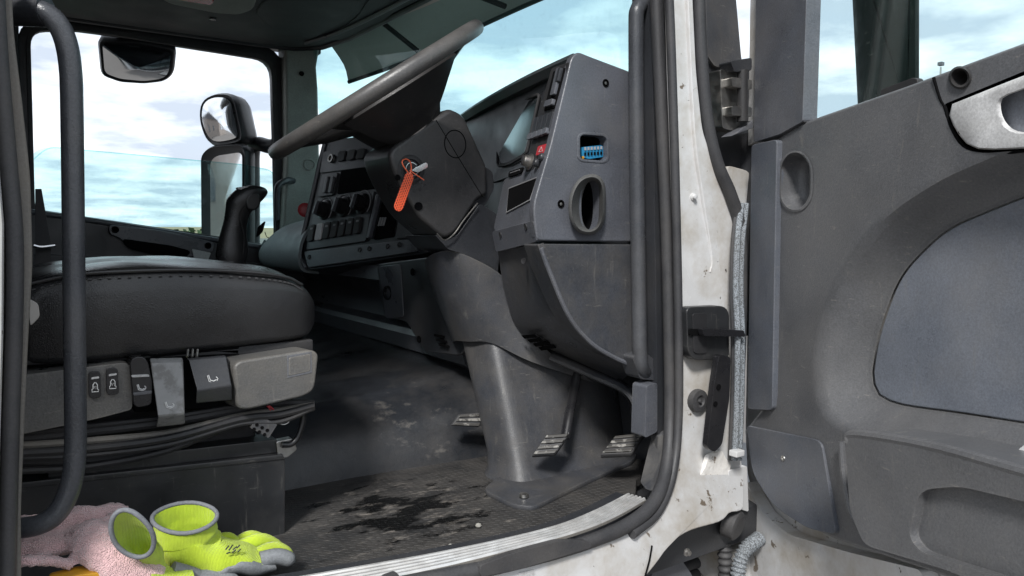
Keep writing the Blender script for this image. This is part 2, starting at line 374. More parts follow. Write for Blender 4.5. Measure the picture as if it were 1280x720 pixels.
M['hubdark'] = mat('black_hub_plastic', (.017, .0165, .017), .36, dust=.3, dcol=(.06, .05, .045), grain=.15, scratch=.15)
M['mirrorback'] = mat('green_black_mirror_shell', (.010, .016, .014), .65, spec=.15, dust=.2, dcol=(.03, .037, .035), dscale=20, scratch=.25)
# ------------------------------------------------------------ special materials
def floor_material():
    m = mat('dirty_floor_mat', (.038, .0375, .038), .36, dust=.7, dcol=(.115, .105, .095), dscale=7, dlo=.38, dhi=.7, grain=.3)
    t = m.node_tree; L = t.links.new; b = t.nodes['Principled BSDF']
    geo = nn(t, 'ShaderNodeNewGeometry'); pos = geo.outputs['Position']
    # raised dashes, alternately turned
    br = nn(t, 'ShaderNodeTexBrick'); mp = nn(t, 'ShaderNodeMapping'); L(pos, mp.inputs[0]); mp.inputs['Rotation'].default_value = (0, 0, R_(45))
    L(mp.outputs[0], br.inputs['Vector']); br.inputs['Scale'].default_value = 26; br.inputs['Mortar Size'].default_value = .13; br.inputs['Mortar Smooth'].default_value = .3
    br.inputs['Color1'].default_value = (0, 0, 0, 1); br.inputs['Color2'].default_value = (0, 0, 0, 1); br.inputs['Mortar'].default_value = (1, 1, 1, 1)
    bp = nn(t, 'ShaderNodeBump'); bp.inputs['Strength'].default_value = .6; bp.inputs['Distance'].default_value = .004; L(br.outputs['Color'], bp.inputs['Height'])
    old = b.inputs['Normal'].links[0].from_socket; L(old, bp.inputs['Normal']); L(bp.outputs[0], b.inputs['Normal'])
    # wet black patches
    mp2 = nn(t, 'ShaderNodeMapping'); L(pos, mp2.inputs[0]); mp2.inputs['Scale'].default_value = (1, 2.2, 1); mp2.inputs['Rotation'].default_value = (0, 0, .25); mp2.inputs['Location'].default_value = (.15, .1, 0)
    w1 = nn(t, 'ShaderNodeTexNoise'); L(mp2.outputs[0], w1.inputs['Vector']); w1.inputs['Scale'].default_value = 8.5; w1.inputs['Detail'].default_value = 10; w1.inputs['Roughness'].default_value = .66
    # keep the spill near the driver's heel
    ds = nn(t, 'ShaderNodeVectorMath', operation='DISTANCE'); L(pos, ds.inputs[0]); ds.inputs[1].default_value = (.62, 1.28, 0)
    dm = nn(t, 'ShaderNodeMapRange'); L(ds.outputs['Value'], dm.inputs[0]); dm.inputs[1].default_value = .05; dm.inputs[2].default_value = .36; dm.inputs[3].default_value = .105; dm.inputs[4].default_value = -.2
    ad = nn(t, 'ShaderNodeMath', operation='ADD'); L(w1.outputs['Fac'], ad.inputs[0]); L(dm.outputs[0], ad.inputs[1])
    wr = nn(t, 'ShaderNodeMapRange'); L(ad.outputs[0], wr.inputs[0]); wr.inputs[1].default_value = .53; wr.inputs[2].default_value = .60
    cl = b.inputs['Base Color'].links[0].from_socket; q = nn(t, 'ShaderNodeMix', data_type='RGBA'); L(wr.outputs[0], q.inputs['Factor']); L(cl, q.inputs['A']); q.inputs['B'].default_value = (.006, .006, .006, 1); L(q.outputs['Result'], b.inputs['Base Color'])
    rl = b.inputs['Roughness'].links[0].from_socket; q2 = nn(t, 'ShaderNodeMix', data_type='FLOAT'); L(wr.outputs[0], q2.inputs['Factor']); L(rl, q2.inputs['A']); q2.inputs['B'].default_value = .22; L(q2.outputs['Result'], b.inputs['Roughness'])
    # chalky smears round it
    s1 = nn(t, 'ShaderNodeTexNoise'); L(mp2.outputs[0], s1.inputs['Vector']); s1.inputs['Scale'].default_value = 16; s1.inputs['Detail'].default_value = 9; s1.inputs['Roughness'].default_value = .7
    s2 = nn(t, 'ShaderNodeMath', operation='MULTIPLY_ADD'); L(dm.outputs[0], s2.inputs[0]); s2.inputs[1].default_value = .7; L(s1.outputs['Fac'], s2.inputs[2])
    sr = nn(t, 'ShaderNodeMapRange'); L(s2.outputs[0], sr.inputs[0]); sr.inputs[1].default_value = .55; sr.inputs[2].default_value = .69; sr.inputs[4].default_value = .75
    q3 = nn(t, 'ShaderNodeMix', data_type='RGBA'); L(sr.outputs[0], q3.inputs['Factor']); L(cl, q3.inputs['A']); q3.inputs['B'].default_value = (.3, .27, .24, 1); L(q3.outputs['Result'], q.inputs['A'])
    cfin = b.inputs['Base Color'].links[0].from_socket; q4 = nn(t, 'ShaderNodeMix', data_type='RGBA', blend_type='MULTIPLY'); q4.inputs['Factor'].default_value = .3
    inv = nn(t, 'ShaderNodeMapRange'); L(br.outputs['Fac'], inv.inputs[0]); inv.inputs[3].default_value = 1.15; inv.inputs[4].default_value = .35
    L(cfin, q4.inputs['A']); L(inv.outputs[0], q4.inputs['B']); L(q4.outputs['Result'], b.inputs['Base Color'])
    return m
M['floor'] = floor_material()
def tunnel_material():
    m = mat('scuffed_rubber_tunnel', (.02, .022, .026), .34, dust=.3, dcol=(.13, .115, .1), dscale=5, grain=.12, bumpbig=.25)
    t = m.node_tree; L = t.links.new; b = t.nodes['Principled BSDF']; geo = nn(t, 'ShaderNodeNewGeometry')
    mp = nn(t, 'ShaderNodeMapping'); L(geo.outputs['Position'], mp.inputs[0]); mp.inputs['Scale'].default_value = (1, 1, 2); mp.inputs['Rotation'].default_value = (.3, .9, .2)
    n = nn(t, 'ShaderNodeTexNoise'); L(mp.outputs[0], n.inputs['Vector']); n.inputs['Scale'].default_value = 22; n.inputs['Detail'].default_value = 9; n.inputs['Roughness'].default_value = .72
    ds = nn(t, 'ShaderNodeVectorMath', operation='DISTANCE'); L(geo.outputs['Position'], ds.inputs[0]); ds.inputs[1].default_value = (.78, 1.55, .08)
    dm = nn(t, 'ShaderNodeMapRange'); L(ds.outputs['Value'], dm.inputs[0]); dm.inputs[1].default_value = .02; dm.inputs[2].default_value = .3; dm.inputs[3].default_value = .06; dm.inputs[4].default_value = -.12
    ad = nn(t, 'ShaderNodeMath', operation='ADD'); L(n.outputs['Fac'], ad.inputs[0]); L(dm.outputs[0], ad.inputs[1])
    r = nn(t, 'ShaderNodeMapRange'); L(ad.outputs[0], r.inputs[0]); r.inputs[1].default_value = .58; r.inputs[2].default_value = .74; r.inputs[4].default_value = .5
    cl = b.inputs['Base Color'].links[0].from_socket; q = nn(t, 'ShaderNodeMix', data_type='RGBA'); L(r.outputs[0], q.inputs['Factor']); L(cl, q.inputs['A']); q.inputs['B'].default_value = (.2, .185, .165, 1); L(q.outputs['Result'], b.inputs['Base Color'])
    return m
M['tunnel'] = tunnel_material()
def leather_material():
    m = mat('black_leather', (.016, .016, .017), .28, dust=.12, dcol=(.08, .075, .07), vary=.1)
    t = m.node_tree; L = t.links.new; b = t.nodes['Principled BSDF']; geo = nn(t, 'ShaderNodeNewGeometry')
    v = nn(t, 'ShaderNodeTexVoronoi', feature='DISTANCE_TO_EDGE'); L(geo.outputs['Position'], v.inputs['Vector']); v.inputs['Scale'].default_value = 300
    bp = nn(t, 'ShaderNodeBump'); bp.inputs['Strength'].default_value = .35; bp.inputs['Distance'].default_value = .0012; L(v.outputs['Distance'], bp.inputs['Height'])
    n = nn(t, 'ShaderNodeTexNoise'); L(geo.outputs['Position'], n.inputs['Vector']); n.inputs['Scale'].default_value = 9; n.inputs['Detail'].default_value = 3
    b2 = nn(t, 'ShaderNodeBump'); b2.inputs['Strength'].default_value = .25; b2.inputs['Distance'].default_value = .012; L(n.outputs['Fac'], b2.inputs['Height']); L(bp.outputs[0], b2.inputs['Normal']); L(b2.outputs[0], b.inputs['Normal'])
    return m
M['leather'] = leather_material()

# ============================================================ THE TRUCK CAB
cab = thing('truck_cab', (.5, 2.03, -.1), 'white lorry cab with grey plastic dashboard and dirty floor, driver doorway open', 'truck')
EY = V((0, 1, 0)); EX = V((1, 0, 0)); EZ = V((0, 0, 1))
def px(pts, **k): return [U(p[0], p[1], **k) for p in pts]
def p3(pts): return [U(p[0], p[1], Y=p[2]) for p in pts]

# --- shell: floor pan, rear wall, roof, far side
obj('floor_pan', box((.3, 2.03, -.07), (1.35, 1.06, .035), .004), M['plas_dark'], cab)
obj('floor_mat', slab([V((-.6, 1.045, -.02)), V((.93, 1.045, -.02)), V((1.04, 1.08, -.02)), V((1.12, 1.16, -.02)), V((1.25, 1.2, -.02)), V((1.25, 1.62, -.02)), V((-.6, 1.62, -.02))], V((0, 0, .02)), .004), M['floor'], cab)
obj('rear_wall', box((-.95, 2.03, .65), (.03, 1.06, .72), .01), M['liner'], cab)
obj('roof', box((.2, 2.03, 1.46), (1.15, 1.08, .035), .03), M['white'], cab)
# engine tunnel
rows = []
for X, k in ((-.5, 1), (.0, 1), (.3, 1), (.52, 1), (.66, 1.03), (.78, 1.1), (.9, 1.25), (1.05, 1.4), (1.3, 1.5)):
    sh = max(0, X-.6)*.1
    rows.append([V((X, 1.515-sh, -.015)), V((X, 1.535-sh, .045*k)), V((X, 1.575-sh, .095*k)), V((X, 1.65, .13*k)), V((X, 1.74, .142*k)), V((X, 2.3, .15*k)), V((X, 3.06, .15*k))])
obj('engine_tunnel', surf(rows, .006, n=4), M['tunnel'], cab, smooth=60)
# firewall behind the pedals
obj('firewall', slab([V((1.22, 1.0, -.03)), V((1.22, 3.06, -.03)), V((1.30, 3.06, .75)), V((1.30, 1.0, .75))], V((.02, 0, 0)), .003), M['plas_dark'], cab)

# --- sill: ribbed aluminium tread strip
tr_in = [(380, 721), (450, 709), (540, 693), (632, 674), (698, 657), (745, 638), (784, 618)]
tr_out = [(400, 741), (470, 727), (560, 708), (640, 688), (715, 668), (765, 649), (808, 625)]
zi = .058
A = spl([U(u, v, Z=zi) for u, v in tr_in], 5); B = spl([U(u, v, Z=zi) for u, v in tr_out], 5)
A.insert(0, A[0]+(A[0]-A[1])*8); B.insert(0, B[0]+(B[0]-B[1])*8)
base = bmesh.new()
sill = obj('sill_strip', loft([[a, b, b-EZ*.004, a-EZ*.004] for a, b in zip(A, B)]), M['rubber_dusty'], cab, label='ribbed aluminium tread strip along the door sill')
NR = 5
for k in range(NR):
    t0, t1 = (k+.12)/NR, (k+.80)/NR
    rr = []
    for a, b in zip(A, B):
        p, q = a.lerp(b, t0), a.lerp(b, t1)
        rr.append([p, p.lerp(q, .2)+EZ*.0035, p.lerp(q, .8)+EZ*.0035, q])
    obj('rib', loft(rr), M['alu'], sill)
# sill body under the strip
rr = []
for a, b in zip(A, B): rr.append([a+EY*.03-EZ*.004, b+EY*.004-EZ*.004, b+EY*.004-EZ*.10, a+EY*.03-EZ*.10])
obj('sill_body', loft(rr), M['plas_dark'], cab)
# black door seal running down the front of the doorway and along the sill
S = [U(u, v, Y=y) for u, v, y in ((818, -60, 1.03), (823, 60, 1.03), (829, 180, 1.025), (834, 300, 1.02), (837, 420, 1.01), (838, 520, 1.0), (833, 585, .965), (817, 628, .93), (785, 656, .91), (740, 675, .905), (680, 693, .903), (600, 712, .903), (520, 728, .905), (430, 746, .91))]
obj('door_seal', tube(spl(S, 6), .0125, 12), M['rubber'], cab)
S2 = [U(u, v, Y=y) for u, v, y in ((834, -60, .98), (839, 60, .98), (844, 220, .978), (848, 400, .978), (848, 520, .974), (841, 592, .955), (822, 640, .925), (790, 668, .902))]
obj('seal_flange', tube(spl(S2, 6), .0085, 10), M['rubber'], cab)
# torn flap on the seal
obj('seal_flap', slab([U(u, v, Y=.888) for u, v in rnd([(600, 707), (640, 692), (700, 676), (735, 676), (742, 684), (690, 700), (650, 712), (600, 722)], 6)], V((0, .012, 0)), .003), M['rubber'], cab)
obj('seal_flap', slab([U(u, v, Y=.888) for u, v in rnd([(480, 722), (497, 716), (502, 724), (506, 740), (478, 745)], 4)], V((0, .01, 0)), .003), M['rubber'], cab)

# --- white door jamb in front of the doorway, rolled sheet
J = rnd([(836, -60), (864, -60), (871, 90), (879, 165), (900, 220), (917, 268), (921, 340), (921, 470), (917, 560), (930, 585), (931, 640), (912, 640), (905, 652), (860, 664), (838, 680), (822, 704), (800, 730), (560, 790), (560, 728), (640, 712), (720, 692), (780, 670), (820, 642), (842, 602), (850, 540), (850, 420), (846, 260), (840, 90)], 14, 3)
jamb = obj('door_jamb', slab([U(u, v, Y=.985-.085*max(0, min(1, (v-560)/120))) for u, v in J], V((0, .016, 0)), .006, 3), M['white'], cab, label='chipped white painted door jamb')
# pressed step in the jamb and its seams
jr = [U(u, v, Y=.983) for u, v in ((856, -60), (862, 80), (868, 180), (878, 250), (888, 320), (886, 340))]
obj('pressed_edge', tube(spl(jr, 5), .005, 8, flat=.5), M['white'], jamb)
obj('seam', tube([U(u, v, Y=.897) for u, v in ((806, 722), (812, 700), (815, 682))], .0016, 6), M['void'], jamb)
obj('flaking_paint', slab(px(rnd([(886, 570), (903, 563), (908, 574), (915, 580), (910, 594), (913, 610), (901, 612), (896, 624), (884, 615), (886, 602), (874, 596), (882, 584)], 3), Y=.9615), V((0, .01, 0)), .001), M['whitechip'], jamb, label='flaking white paint at the foot of the jamb')
# lower sill skin with plates
obj('sill_skin', slab(px([(395, 775), (560, 742), (640, 722), (790, 722), (790, 800), (395, 830)], Y=.905), V((0, .04, 0)), .004), M['white'], cab)
pl = obj('sill_plate', slab(px(rnd([(648, 716), (668, 712), (668, 740), (648, 740)], 3), Y=.898), V((0, .004, 0)), .001), M['silver'], cab)
# bolts, grommets
def bolt(u, v, Y, r, par, m='steel', name='bolt', ax=(0, -1, 0)):
    return obj(name, disc(U(u, v, Y=Y), ax, [(r*1.5, 0), (r*1.5, .002), (r, .003), (r*.95, .008), (r*.4, .009)], 12), M[m], par)
bolt(897, 372, .985, .006, jamb); bolt(866, 246, .985, .005, jamb, 'white'); bolt(858, 690, .90, .005, jamb)
obj('rubber_grommet', disc(U(873, 501, Y=.976), (0, -1, 0), [(.023, -.01), (.023, 0), (.022, .005), (.012, .006), (.009, .002), (.004, .002), (.003, .008)], 20), M['rubber'], jamb)

# --- grab handles
def handle(path, Y, r, label):
    h = obj('grab_handle', tube(spl([U(u, v, Y=y) for u, v, y in path], 6), r, 16), M['handle'], cab, label=label)
    return h
gh = handle([(18, 15, 1.11), (48, 13, 1.09), (68, 25, 1.085), (81, 48, 1.085), (88, 85, 1.085), (90, 140, 1.085), (92, 300, 1.085), (94, 480, 1.085), (94, 565, 1.085), (88, 608, 1.085), (72, 640, 1.085), (48, 656, 1.09), (8, 662, 1.11)], 1.1, .0130, 'long black grab handle on the rear pillar')
obj('handle_socket', tube([U(-6, 12, Y=1.13), U(58, 14, Y=1.09)], .019, 14), M['plas_dark'], gh)
gh2 = handle([(818, 6, 1.10), (806, 4, 1.075), (797, 12, 1.065), (795, 40, 1.065), (796, 200, 1.065), (799, 400, 1.06), (800, 440, 1.06), (803, 462, 1.065), (815, 468, 1.10)], 1.06, .0148, 'black grab handle on the windscreen pillar')
obj('handle_foot', slab(px(rnd([(790, 445), (806, 440), (822, 452), (822, 476), (800, 474)], 5), Y=1.06), V((0, .04, 0)), .006), M['plas_dirty'], gh2)
# bright bracket behind the front handle
# --- rear pillar trim at the left
bp_ = rnd([(-80, -60), (13, -60), (17, 40), (27, 120), (38, 220), (41, 330), (35, 430), (30, 540), (26, 640), (27, 760), (-80, 760)], 20, 3)
rp = obj('rear_pillar_trim', slab(px(bp_, Y=1.02), V((0, .05, 0)), .010, 3), M['rubber_dusty'], cab, label='dusty grey-brown rubber trim of the rear door pillar')
obj('door_seal', tube(spl(px([(-8, -60), (-2, 60), (8, 180), (18, 300), (17, 420), (13, 540), (8, 760)], Y=1.012), 6), .009, 10), M['rubber'], cab)
obj('rear_jamb', slab(px([(-100, -60), (-14, -60), (-8, 120), (5, 280), (4, 420), (0, 560), (-4, 760), (-100, 760)], Y=.985), V((0, .03, 0)), .006), M['white'], cab)
bolt(14, 318, 1.018, .002, rp, 'void', 'screw')

# --- front pillar inner trim
fp = obj('front_pillar_trim', slab(px(rnd([(811, -60), (830, -60), (840, 250), (846, 540), (822, 545), (819, 320), (816, 110)], 5), Y=1.05), V((0, .05, 0)), .006), M['plas_dark'], cab)
obj('corner_trim', slab(px(rnd([(808, 482), (822, 478), (822, 540), (806, 548)], 4), Y=1.045), V((0, .04, 0)), .004), M['plas'], cab)
obj('pillar_fabric', tube(spl(px([(827, -60), (833, 150), (838, 330)], Y=1.045), 6), .004, 6), M['blackmat'], fp)
obj('corner_plate', slab(p3([(822, 545, 1.05), (838, 540, 1.03), (836, 590, 1.02), (815, 615, 1.02), (808, 606, 1.05), (820, 580, 1.06)]), V((0, .02, 0)), .003), M['plas_dirty'], cab)

# --- outer front corner: seal, deflector, body
obj('door_seal', tube(spl([U(u, v, Y=y) for u, v, y in ((872, -60, .985), (876, 60, .985), (884, 150, .985), (897, 205, .98), (914, 245, .975), (925, 290, .975), (926, 400, .975), (923, 480, .975))], 6), .0125, 10), M['rubber'], cab)
obj('wind_deflector', slab(px(rnd([(880, -60), (915, -60), (927, 74), (930, 82), (894, 84), (884, 70)], 5), Y=1.03), V((.03, .05, 0)), .006), M['plas_dirty'], cab)
obj('corner_panel', slab(px(rnd([(884, 78), (942, 84), (945, 200), (945, 420), (915, 420), (915, 260), (890, 190)], 6), Y=1.04), V((.02, .04, 0)), .004), M['plas_dark'], cab)
obj('corner_panel', slab(px(rnd([(908, 206), (938, 214), (942, 330), (920, 330), (918, 262)], 8), Y=1.015), V((0, .03, 0)), .005), M['white'], cab)
# upper door hinge
hg = obj('door_hinge', slab(px(rnd([(900, 86), (925, 92), (926, 166), (903, 160)], 4), Y=1.0), V((0, .03, 0)), .004), M['steel'], cab, label='grimy steel upper door hinge')
obj('hinge_pin', tube([U(928, 88, Y=.985), U(928, 152, Y=.985)], .011, 12), M['blackmat'], hg)
obj('hinge_arm', slab(px(rnd([(915, 96), (940, 100), (940, 112), (915, 108)], 2), Y=.98), V((0, .025, 0)), .003), M['steel'], hg)
obj('hinge_arm', slab(px(rnd([(915, 132), (940, 134), (940, 146), (915, 144)], 2), Y=.98), V((0, .025, 0)), .003), M['steel'], hg)
obj('hinge_cap', slab(px(rnd([(913, 76), (940, 72), (940, 88), (918, 90)], 3), Y=.98), V((0, .03, 0)), .003), M['plas_dark'], hg)
obj('hinge_wedge', slab(px([(915, 170), (942, 150), (942, 160)], Y=.98), V((0, .03, 0)), .002), M['plas'], hg)
# door check: box, strap and link
ck = obj('door_check', slab(px(rnd([(858, 384), (905, 382), (912, 390), (912, 448), (868, 451), (860, 440)], 8), Y=.958), V((0, .022, 0)), .006, 3), M['steelbox'], cab, label='black door check box bolted to the white jamb')
obj('check_plate', slab(px(rnd([(866, 392), (884, 391), (884, 442), (868, 442)], 4), Y=.955), V((0, .004, 0)), .001), M['blackmat'], ck)
obj('check_slot', slab(px(rnd([(862, 411), (905, 412), (905, 420), (862, 419)], 2), Y=.953), V((0, .004, 0)), .001), M['void'], ck)
obj('check_strap', slab(px(rnd([(878, 411), (930, 413), (932, 421), (880, 420)], 2), Y=.935), V((0, .012, 0)), .002), M['black'], ck)
obj('check_link', slab(px(rnd([(899, 443), (914, 446), (912, 500), (903, 556), (893, 566), (884, 560), (893, 480)], 5), Y=.94), V((0, .014, 0)), .003), M['black'], ck)
for vv, rr_ in ((484, .006), (505, .0055)):
    obj('link_hole', disc(U(898 if vv < 490 else 894, vv, Y=.9395), (0, -1, 0), [(rr_, 0), (rr_, .0015), (rr_*.6, .0015)], 12), M['void'], ck)
# wiring loom in grey braid beside the hinge line
for i, (du, dy, r) in enumerate(((0, 0, .0062), (6, .006, .0055), (-5, .01, .005))):
    obj('wiring_loom', tube(spl([U(u+du, v, Y=y+dy) for u, v, y in ((927, 255, .97), (922, 300, .955), (920, 360, .95), (922, 420, .945), (921, 500, .945), (918, 575, .945))], 8), r, 8), M['rubber'] if i == 2 else M['braid'], cab)
obj('loom_clip', box(U(921, 566, Y=.935), (.012, .01, .006), .002), M['white'], cab)
br_ = obj('jamb_bracket', slab(px(rnd([(911, 588), (934, 582), (936, 640), (912, 632)], 3), Y=.96), V((0, .02, 0)), .003), M['white'], cab)
# wheel arch and hoses under the jamb
obj('wheel_arch', slab(px(rnd([(812, 700), (845, 670), (870, 660), (950, 640), (960, 800), (800, 800)], 8), Y=1.12), V((0, .02, 0)), .004), M['blackmat'], cab)
for k in range(3):
    obj('arch_rib', tube(spl(px([(815+k*4, 800), (830+k*6, 720+k*14), (865, 690+k*14), (930, 690+k*14)], Y=1.10), 6), .013, 10), M['rubber'], cab)
obj('arch_lip', slab(px(rnd([(820, 706), (842, 684), (868, 722), (860, 760), (800, 760)], 8), Y=1.0), V((0, .05, 0)), .008), M['plas'], cab)
def hose(path, r, m, nm):
    P = spl(path, 40); n = len(P)
    return obj(nm, tube(P, lambda t: r*(1+.14*math.sin(t*n*.9)), 14), M[m], cab, smooth=60)
hose([U(905, 655, Y=.99), U(906, 690, Y=.98), U(908, 740, Y=.98)], .014, 'rubber', 'corrugated_hose')
hose([U(950, 672, Y=.95), U(930, 690, Y=.95), U(922, 720, Y=.95), U(920, 760, Y=.95)], .014, 'braid', 'corrugated_hose')
obj('hose_joint', disc(U(905, 650, Y=.97), (.3, -1, -.2), [(.012, 0), (.03, .005), (.03, .03), (.02, .036)], 16), M['rubber'], cab)
obj('front_body', box((1.45, 2.03, -.55), (.2, 1.04, .42), .03), M['white'], cab)
obj('side_wall', box((-.56, 1.03, .3), (.42, .03, 1.18), .01), M['white'], cab)
obj('door_header', box((.5, 1.02, 1.45), (.65, .05, .05), .01), M['white'], cab)
obj('side_skirt', box((.2, 1.05, -.5), (.82, .06, .36), .02), M['white'], cab)
# ============================================================ FAR SIDE: passenger door, pillar, lining
YP = 3.06
pdr = thing('passenger_door', (.5, YP, .1), 'closed passenger door across the cab with half lowered tinted window', 'door')
WIN = rnd([(36, 36, 22), (96, 36, 5), (150, 43, 5), (215, 54, 5), (341, 74, 22), (345, 200, 5), (347, 310, 6), (270, 297, 5), (150, 279, 5), (42, 263, 10), (39, 150, 5)], 8, 5)
obj('window_frame', ringslab(px(grow(WIN, 16), Y=YP), px(WIN, Y=YP), V((0, .06, 0)), .006), M['plas_dark'], pdr)
obj('window_seal', ringslab(px(grow(WIN, 4), Y=YP-.008), px(grow(WIN, -2), Y=YP-.008), V((0, .02, 0)), .002), M['rubber'], pdr)
PG = rnd([(40, 190, 10), (60, 183, 12), (300, 205, 4), (338, 212, 10), (350, 225, 6), (350, 315), (270, 302), (42, 270)], 4, 5)
pg = obj('window_glass', slab(px(PG, Y=YP+.035), V((0, .004, 0)), 0), M['glass'], pdr, label='half lowered teal tinted window glass')
obj('glass_edge', tube([U(u, v, Y=YP+.036) for u, v in rnd([(41, 200), (60, 183.5, 12), (300, 205.5, 4), (340, 213, 8), (349, 235)], 4, 5, False)], .0022, 6), M['glass'], pg)
ip = obj('inner_panel', slab(px(rnd([(-80, 252), (42, 268), (270, 302), (352, 314), (352, 520), (-80, 520)], 4), Y=YP-.03), V((0, .07, 0)), .012, 3), M['plas_dark'], pdr)
obj('belt_rail', tube(spl(px([(-60, 249), (48, 266), (150, 281), (270, 300), (350, 312)], Y=YP-.03), 6), .010, 10), M['plas'], ip)
obj('arm_rest', slab(px(rnd([(-60, 322), (50, 318), (150, 322), (345, 330), (345, 420), (-60, 420)], 6), Y=YP-.09), V((0, .07, 0)), .02, 3), M['plas_dark'], pdr)
pull = obj('door_pull', slab(px(rnd([(136, 281), (200, 288), (268, 303), (266, 316), (250, 313), (238, 322), (190, 316), (160, 308), (150, 297), (137, 293)], 5), Y=YP-.06), V((0, .04, 0)), .006), M['plas'], pdr)
for u, v in ((144, 287), (260, 307)):
    obj('screw', disc(U(u, v, Y=YP-.06), (0, -1, 0), [(.013, 0), (.012, .002), (.008, .002), (.006, -.002)], 12), M['void'], pull)
obj('pull_recess', slab(px(rnd([(152, 298), (215, 307), (240, 314), (232, 323), (190, 318), (160, 310)], 6), Y=YP-.064), V((0, .02, 0)), .005), M['void'], pdr)
obj('release_lever', slab(px(rnd([(240, 311), (264, 316), (258, 330), (244, 328)], 2), Y=YP-.066), V((0, .012, 0)), .003), M['silver'], pdr)
# mirror assembly outside the passenger window; its glasses look back along the lorry's far side
obj('outer_skin', slab(px([(-80, 262), (42, 272), (270, 306), (352, 318), (352, 700), (-80, 700)], Y=YP+.06), V((0, .02, 0)), .005), M['white'], pdr)
def upl(u, v, p0, n):
    d = ray(u, v); return CAM+d*((p0-CAM).dot(n)/d.dot(n))
MN = V((-.82, -.57, -.02)).normalized()
def mirror_head(loop2, gl2, p0, N, back, label, par, m='plas_dark', steps=((0, 0), (2.5, .02), (1, .08), (-5, .12), (-14, .14)), bulge=.01):
    cen = V((sum(p[0] for p in loop2)/len(loop2), sum(p[1] for p in loop2)/len(loop2)))
    rings = []
    for g_, d_ in steps:
        k = d_/steps[-1][1]*back
        rings.append([upl(u, v, p0, N)-N*k for u, v in grow(loop2, g_)])
    inner = [upl(u, v, p0, N)-N*.004 for u, v in grow(loop2, -2)]
    h = obj('mirror_head', loft([inner]+rings), M[m], par, smooth=60, label=label)
    gc = V((sum(p[0] for p in gl2)/len(gl2), sum(p[1] for p in gl2)/len(gl2)))
    rr = []
    for s in (1, .8, .6, .4, .2, .02):
        rr.append([upl(gc.x+(a[0]-gc.x)*s, gc.y+(a[1]-gc.y)*s, p0, N)+N*(.002+bulge*(1-s*s)) for a in gl2])
    obj('mirror_glass', loft(rr, True, True), M['mirror'], h, smooth=80)
    return h
P0 = U(275, 150, Y=3.24)
mirror_head(rnd([(251, 127), (268, 117), (291, 119), (303, 172), (296, 178), (268, 182), (257, 174), (249, 150)], 12, 4), rnd([(254, 129), (268, 121), (288, 123), (298, 169), (293, 174), (270, 178), (260, 171), (252, 150)], 10, 4), P0, MN, .14, 'small wide angle mirror head', pdr, bulge=.006)
bl = rnd([(251, 194), (262, 184), (300, 181), (306, 188), (306, 340), (262, 345), (252, 330)], 8, 4)
mirror_head(bl, rnd([(263, 203), (270, 195), (303, 190), (303, 335), (264, 335)], 7, 4), U(275, 250, Y=3.24), MN, .10, 'tall main mirror head below the small one', pdr, bulge=.002)
obj('mirror_arm', tube(spl([U(u, v, Y=y) for u, v, y in ((354, 178, 3.10), (338, 183, 3.15), (322, 180, 3.22), (316, 190, 3.27), (316, 240, 3.28), (316, 340, 3.28))], 6), .030, 10), M['plas_dark'], pdr)
# far windscreen pillar
fpil = obj('passenger_pillar_trim', slab(p3([(356, 40, 3.0), (400, 60, 2.98), (396, 84, 2.98), (398, 110, 2.98), (400, 200, 2.98), (396, 330, 2.98), (352, 330, 3.0), (358, 200, 3.0)]), V((0, .10, 0)), .012, 3), M['pillar'], cab, label='grey-green trim of the far windscreen pillar')
for u, v, r in ((377, 92, .010),):
    obj('screw_hole', disc(U(u, v, Y=2.985), (0, -1, 0), [(r, 0), (r, .002), (r*.5, .001)], 12), M['void'], fpil)
obj('tweeter_cap', disc(U(387, 206, Y=2.985), (-.2, -1, 0), [(.026, 0), (.025, .004), (.019, .005), (.018, .002), (.003, .002)], 20), M['pillar'], fpil)
obj('grab_handle', tube(spl([U(u, v, Y=y) for u, v, y in ((366, 226, 3.0), (358, 226, 2.95), (348, 232, 2.93), (346, 245, 2.93), (346, 275, 2.93))], 6), .013, 10), M['plas_dark'], cab)
obj('passenger_pillar', slab(px([(-120, -40), (22, -40), (24, 60), (28, 300), (-120, 300)], Y=YP-.02), V((0, .08, 0)), .01), M['plas_dark'], cab)
obj('passenger_header', slab([U(20, 24, Y=YP), U(150, 28, Y=YP), U(352, 62, Y=YP), U(402, 68, Y=YP), U(402, -40, Y=YP), U(20, -60, Y=YP)], V((0, .06, 0)), .008), M['plas_dark'], cab)
obj('passenger_wall', box((-.45, 3.12, .6), (.5, .04, .85), .01), M['liner'], cab)

# --- overhead console and lining
ZO = 1.275
hl = [V((-.9, 1.07)), V((.98, 1.07)), V((1.09, 1.2)), V((1.13, 2.03)), V((1.09, 2.86)), V((1.02, 2.98)), V((.9, 3.02)), V((-.9, 3.02))]
hl3 = [V((p[0], p[1], ZO)) for p in rnd([(p.x, p.y) for p in hl], .12, 5)]
lin = obj('overhead_console', slab(hl3, V((0, 0, .13)), .018, 3), M['liner'], cab)
edge = [V((p.x, p.y, ZO+.006)) for p in hl3[6:]]
obj('edge_rail', tube([V((-.9, 3.015, ZO)), V((.3, 3.015, ZO)), V((.85, 3.01, ZO)), V((.98, 2.985, ZO-.002)), V((1.06, 2.9, ZO-.004)), V((1.10, 2.7, ZO-.004)), V((1.13, 2.03, ZO)), V((1.10, 1.3, ZO))], .010, 8), M['plas_dark'], lin)
obj('visor_rail', tube(spl([V((.98, 2.86, ZO-.006)), V((1.03, 2.6, ZO-.008)), V((1.06, 2.03, ZO-.008)), V((1.03, 1.3, ZO-.006))], 6), .008, 8), M['plas'], lin)
def zp(pts, z): return [U(u, v, Z=z) for u, v in pts]
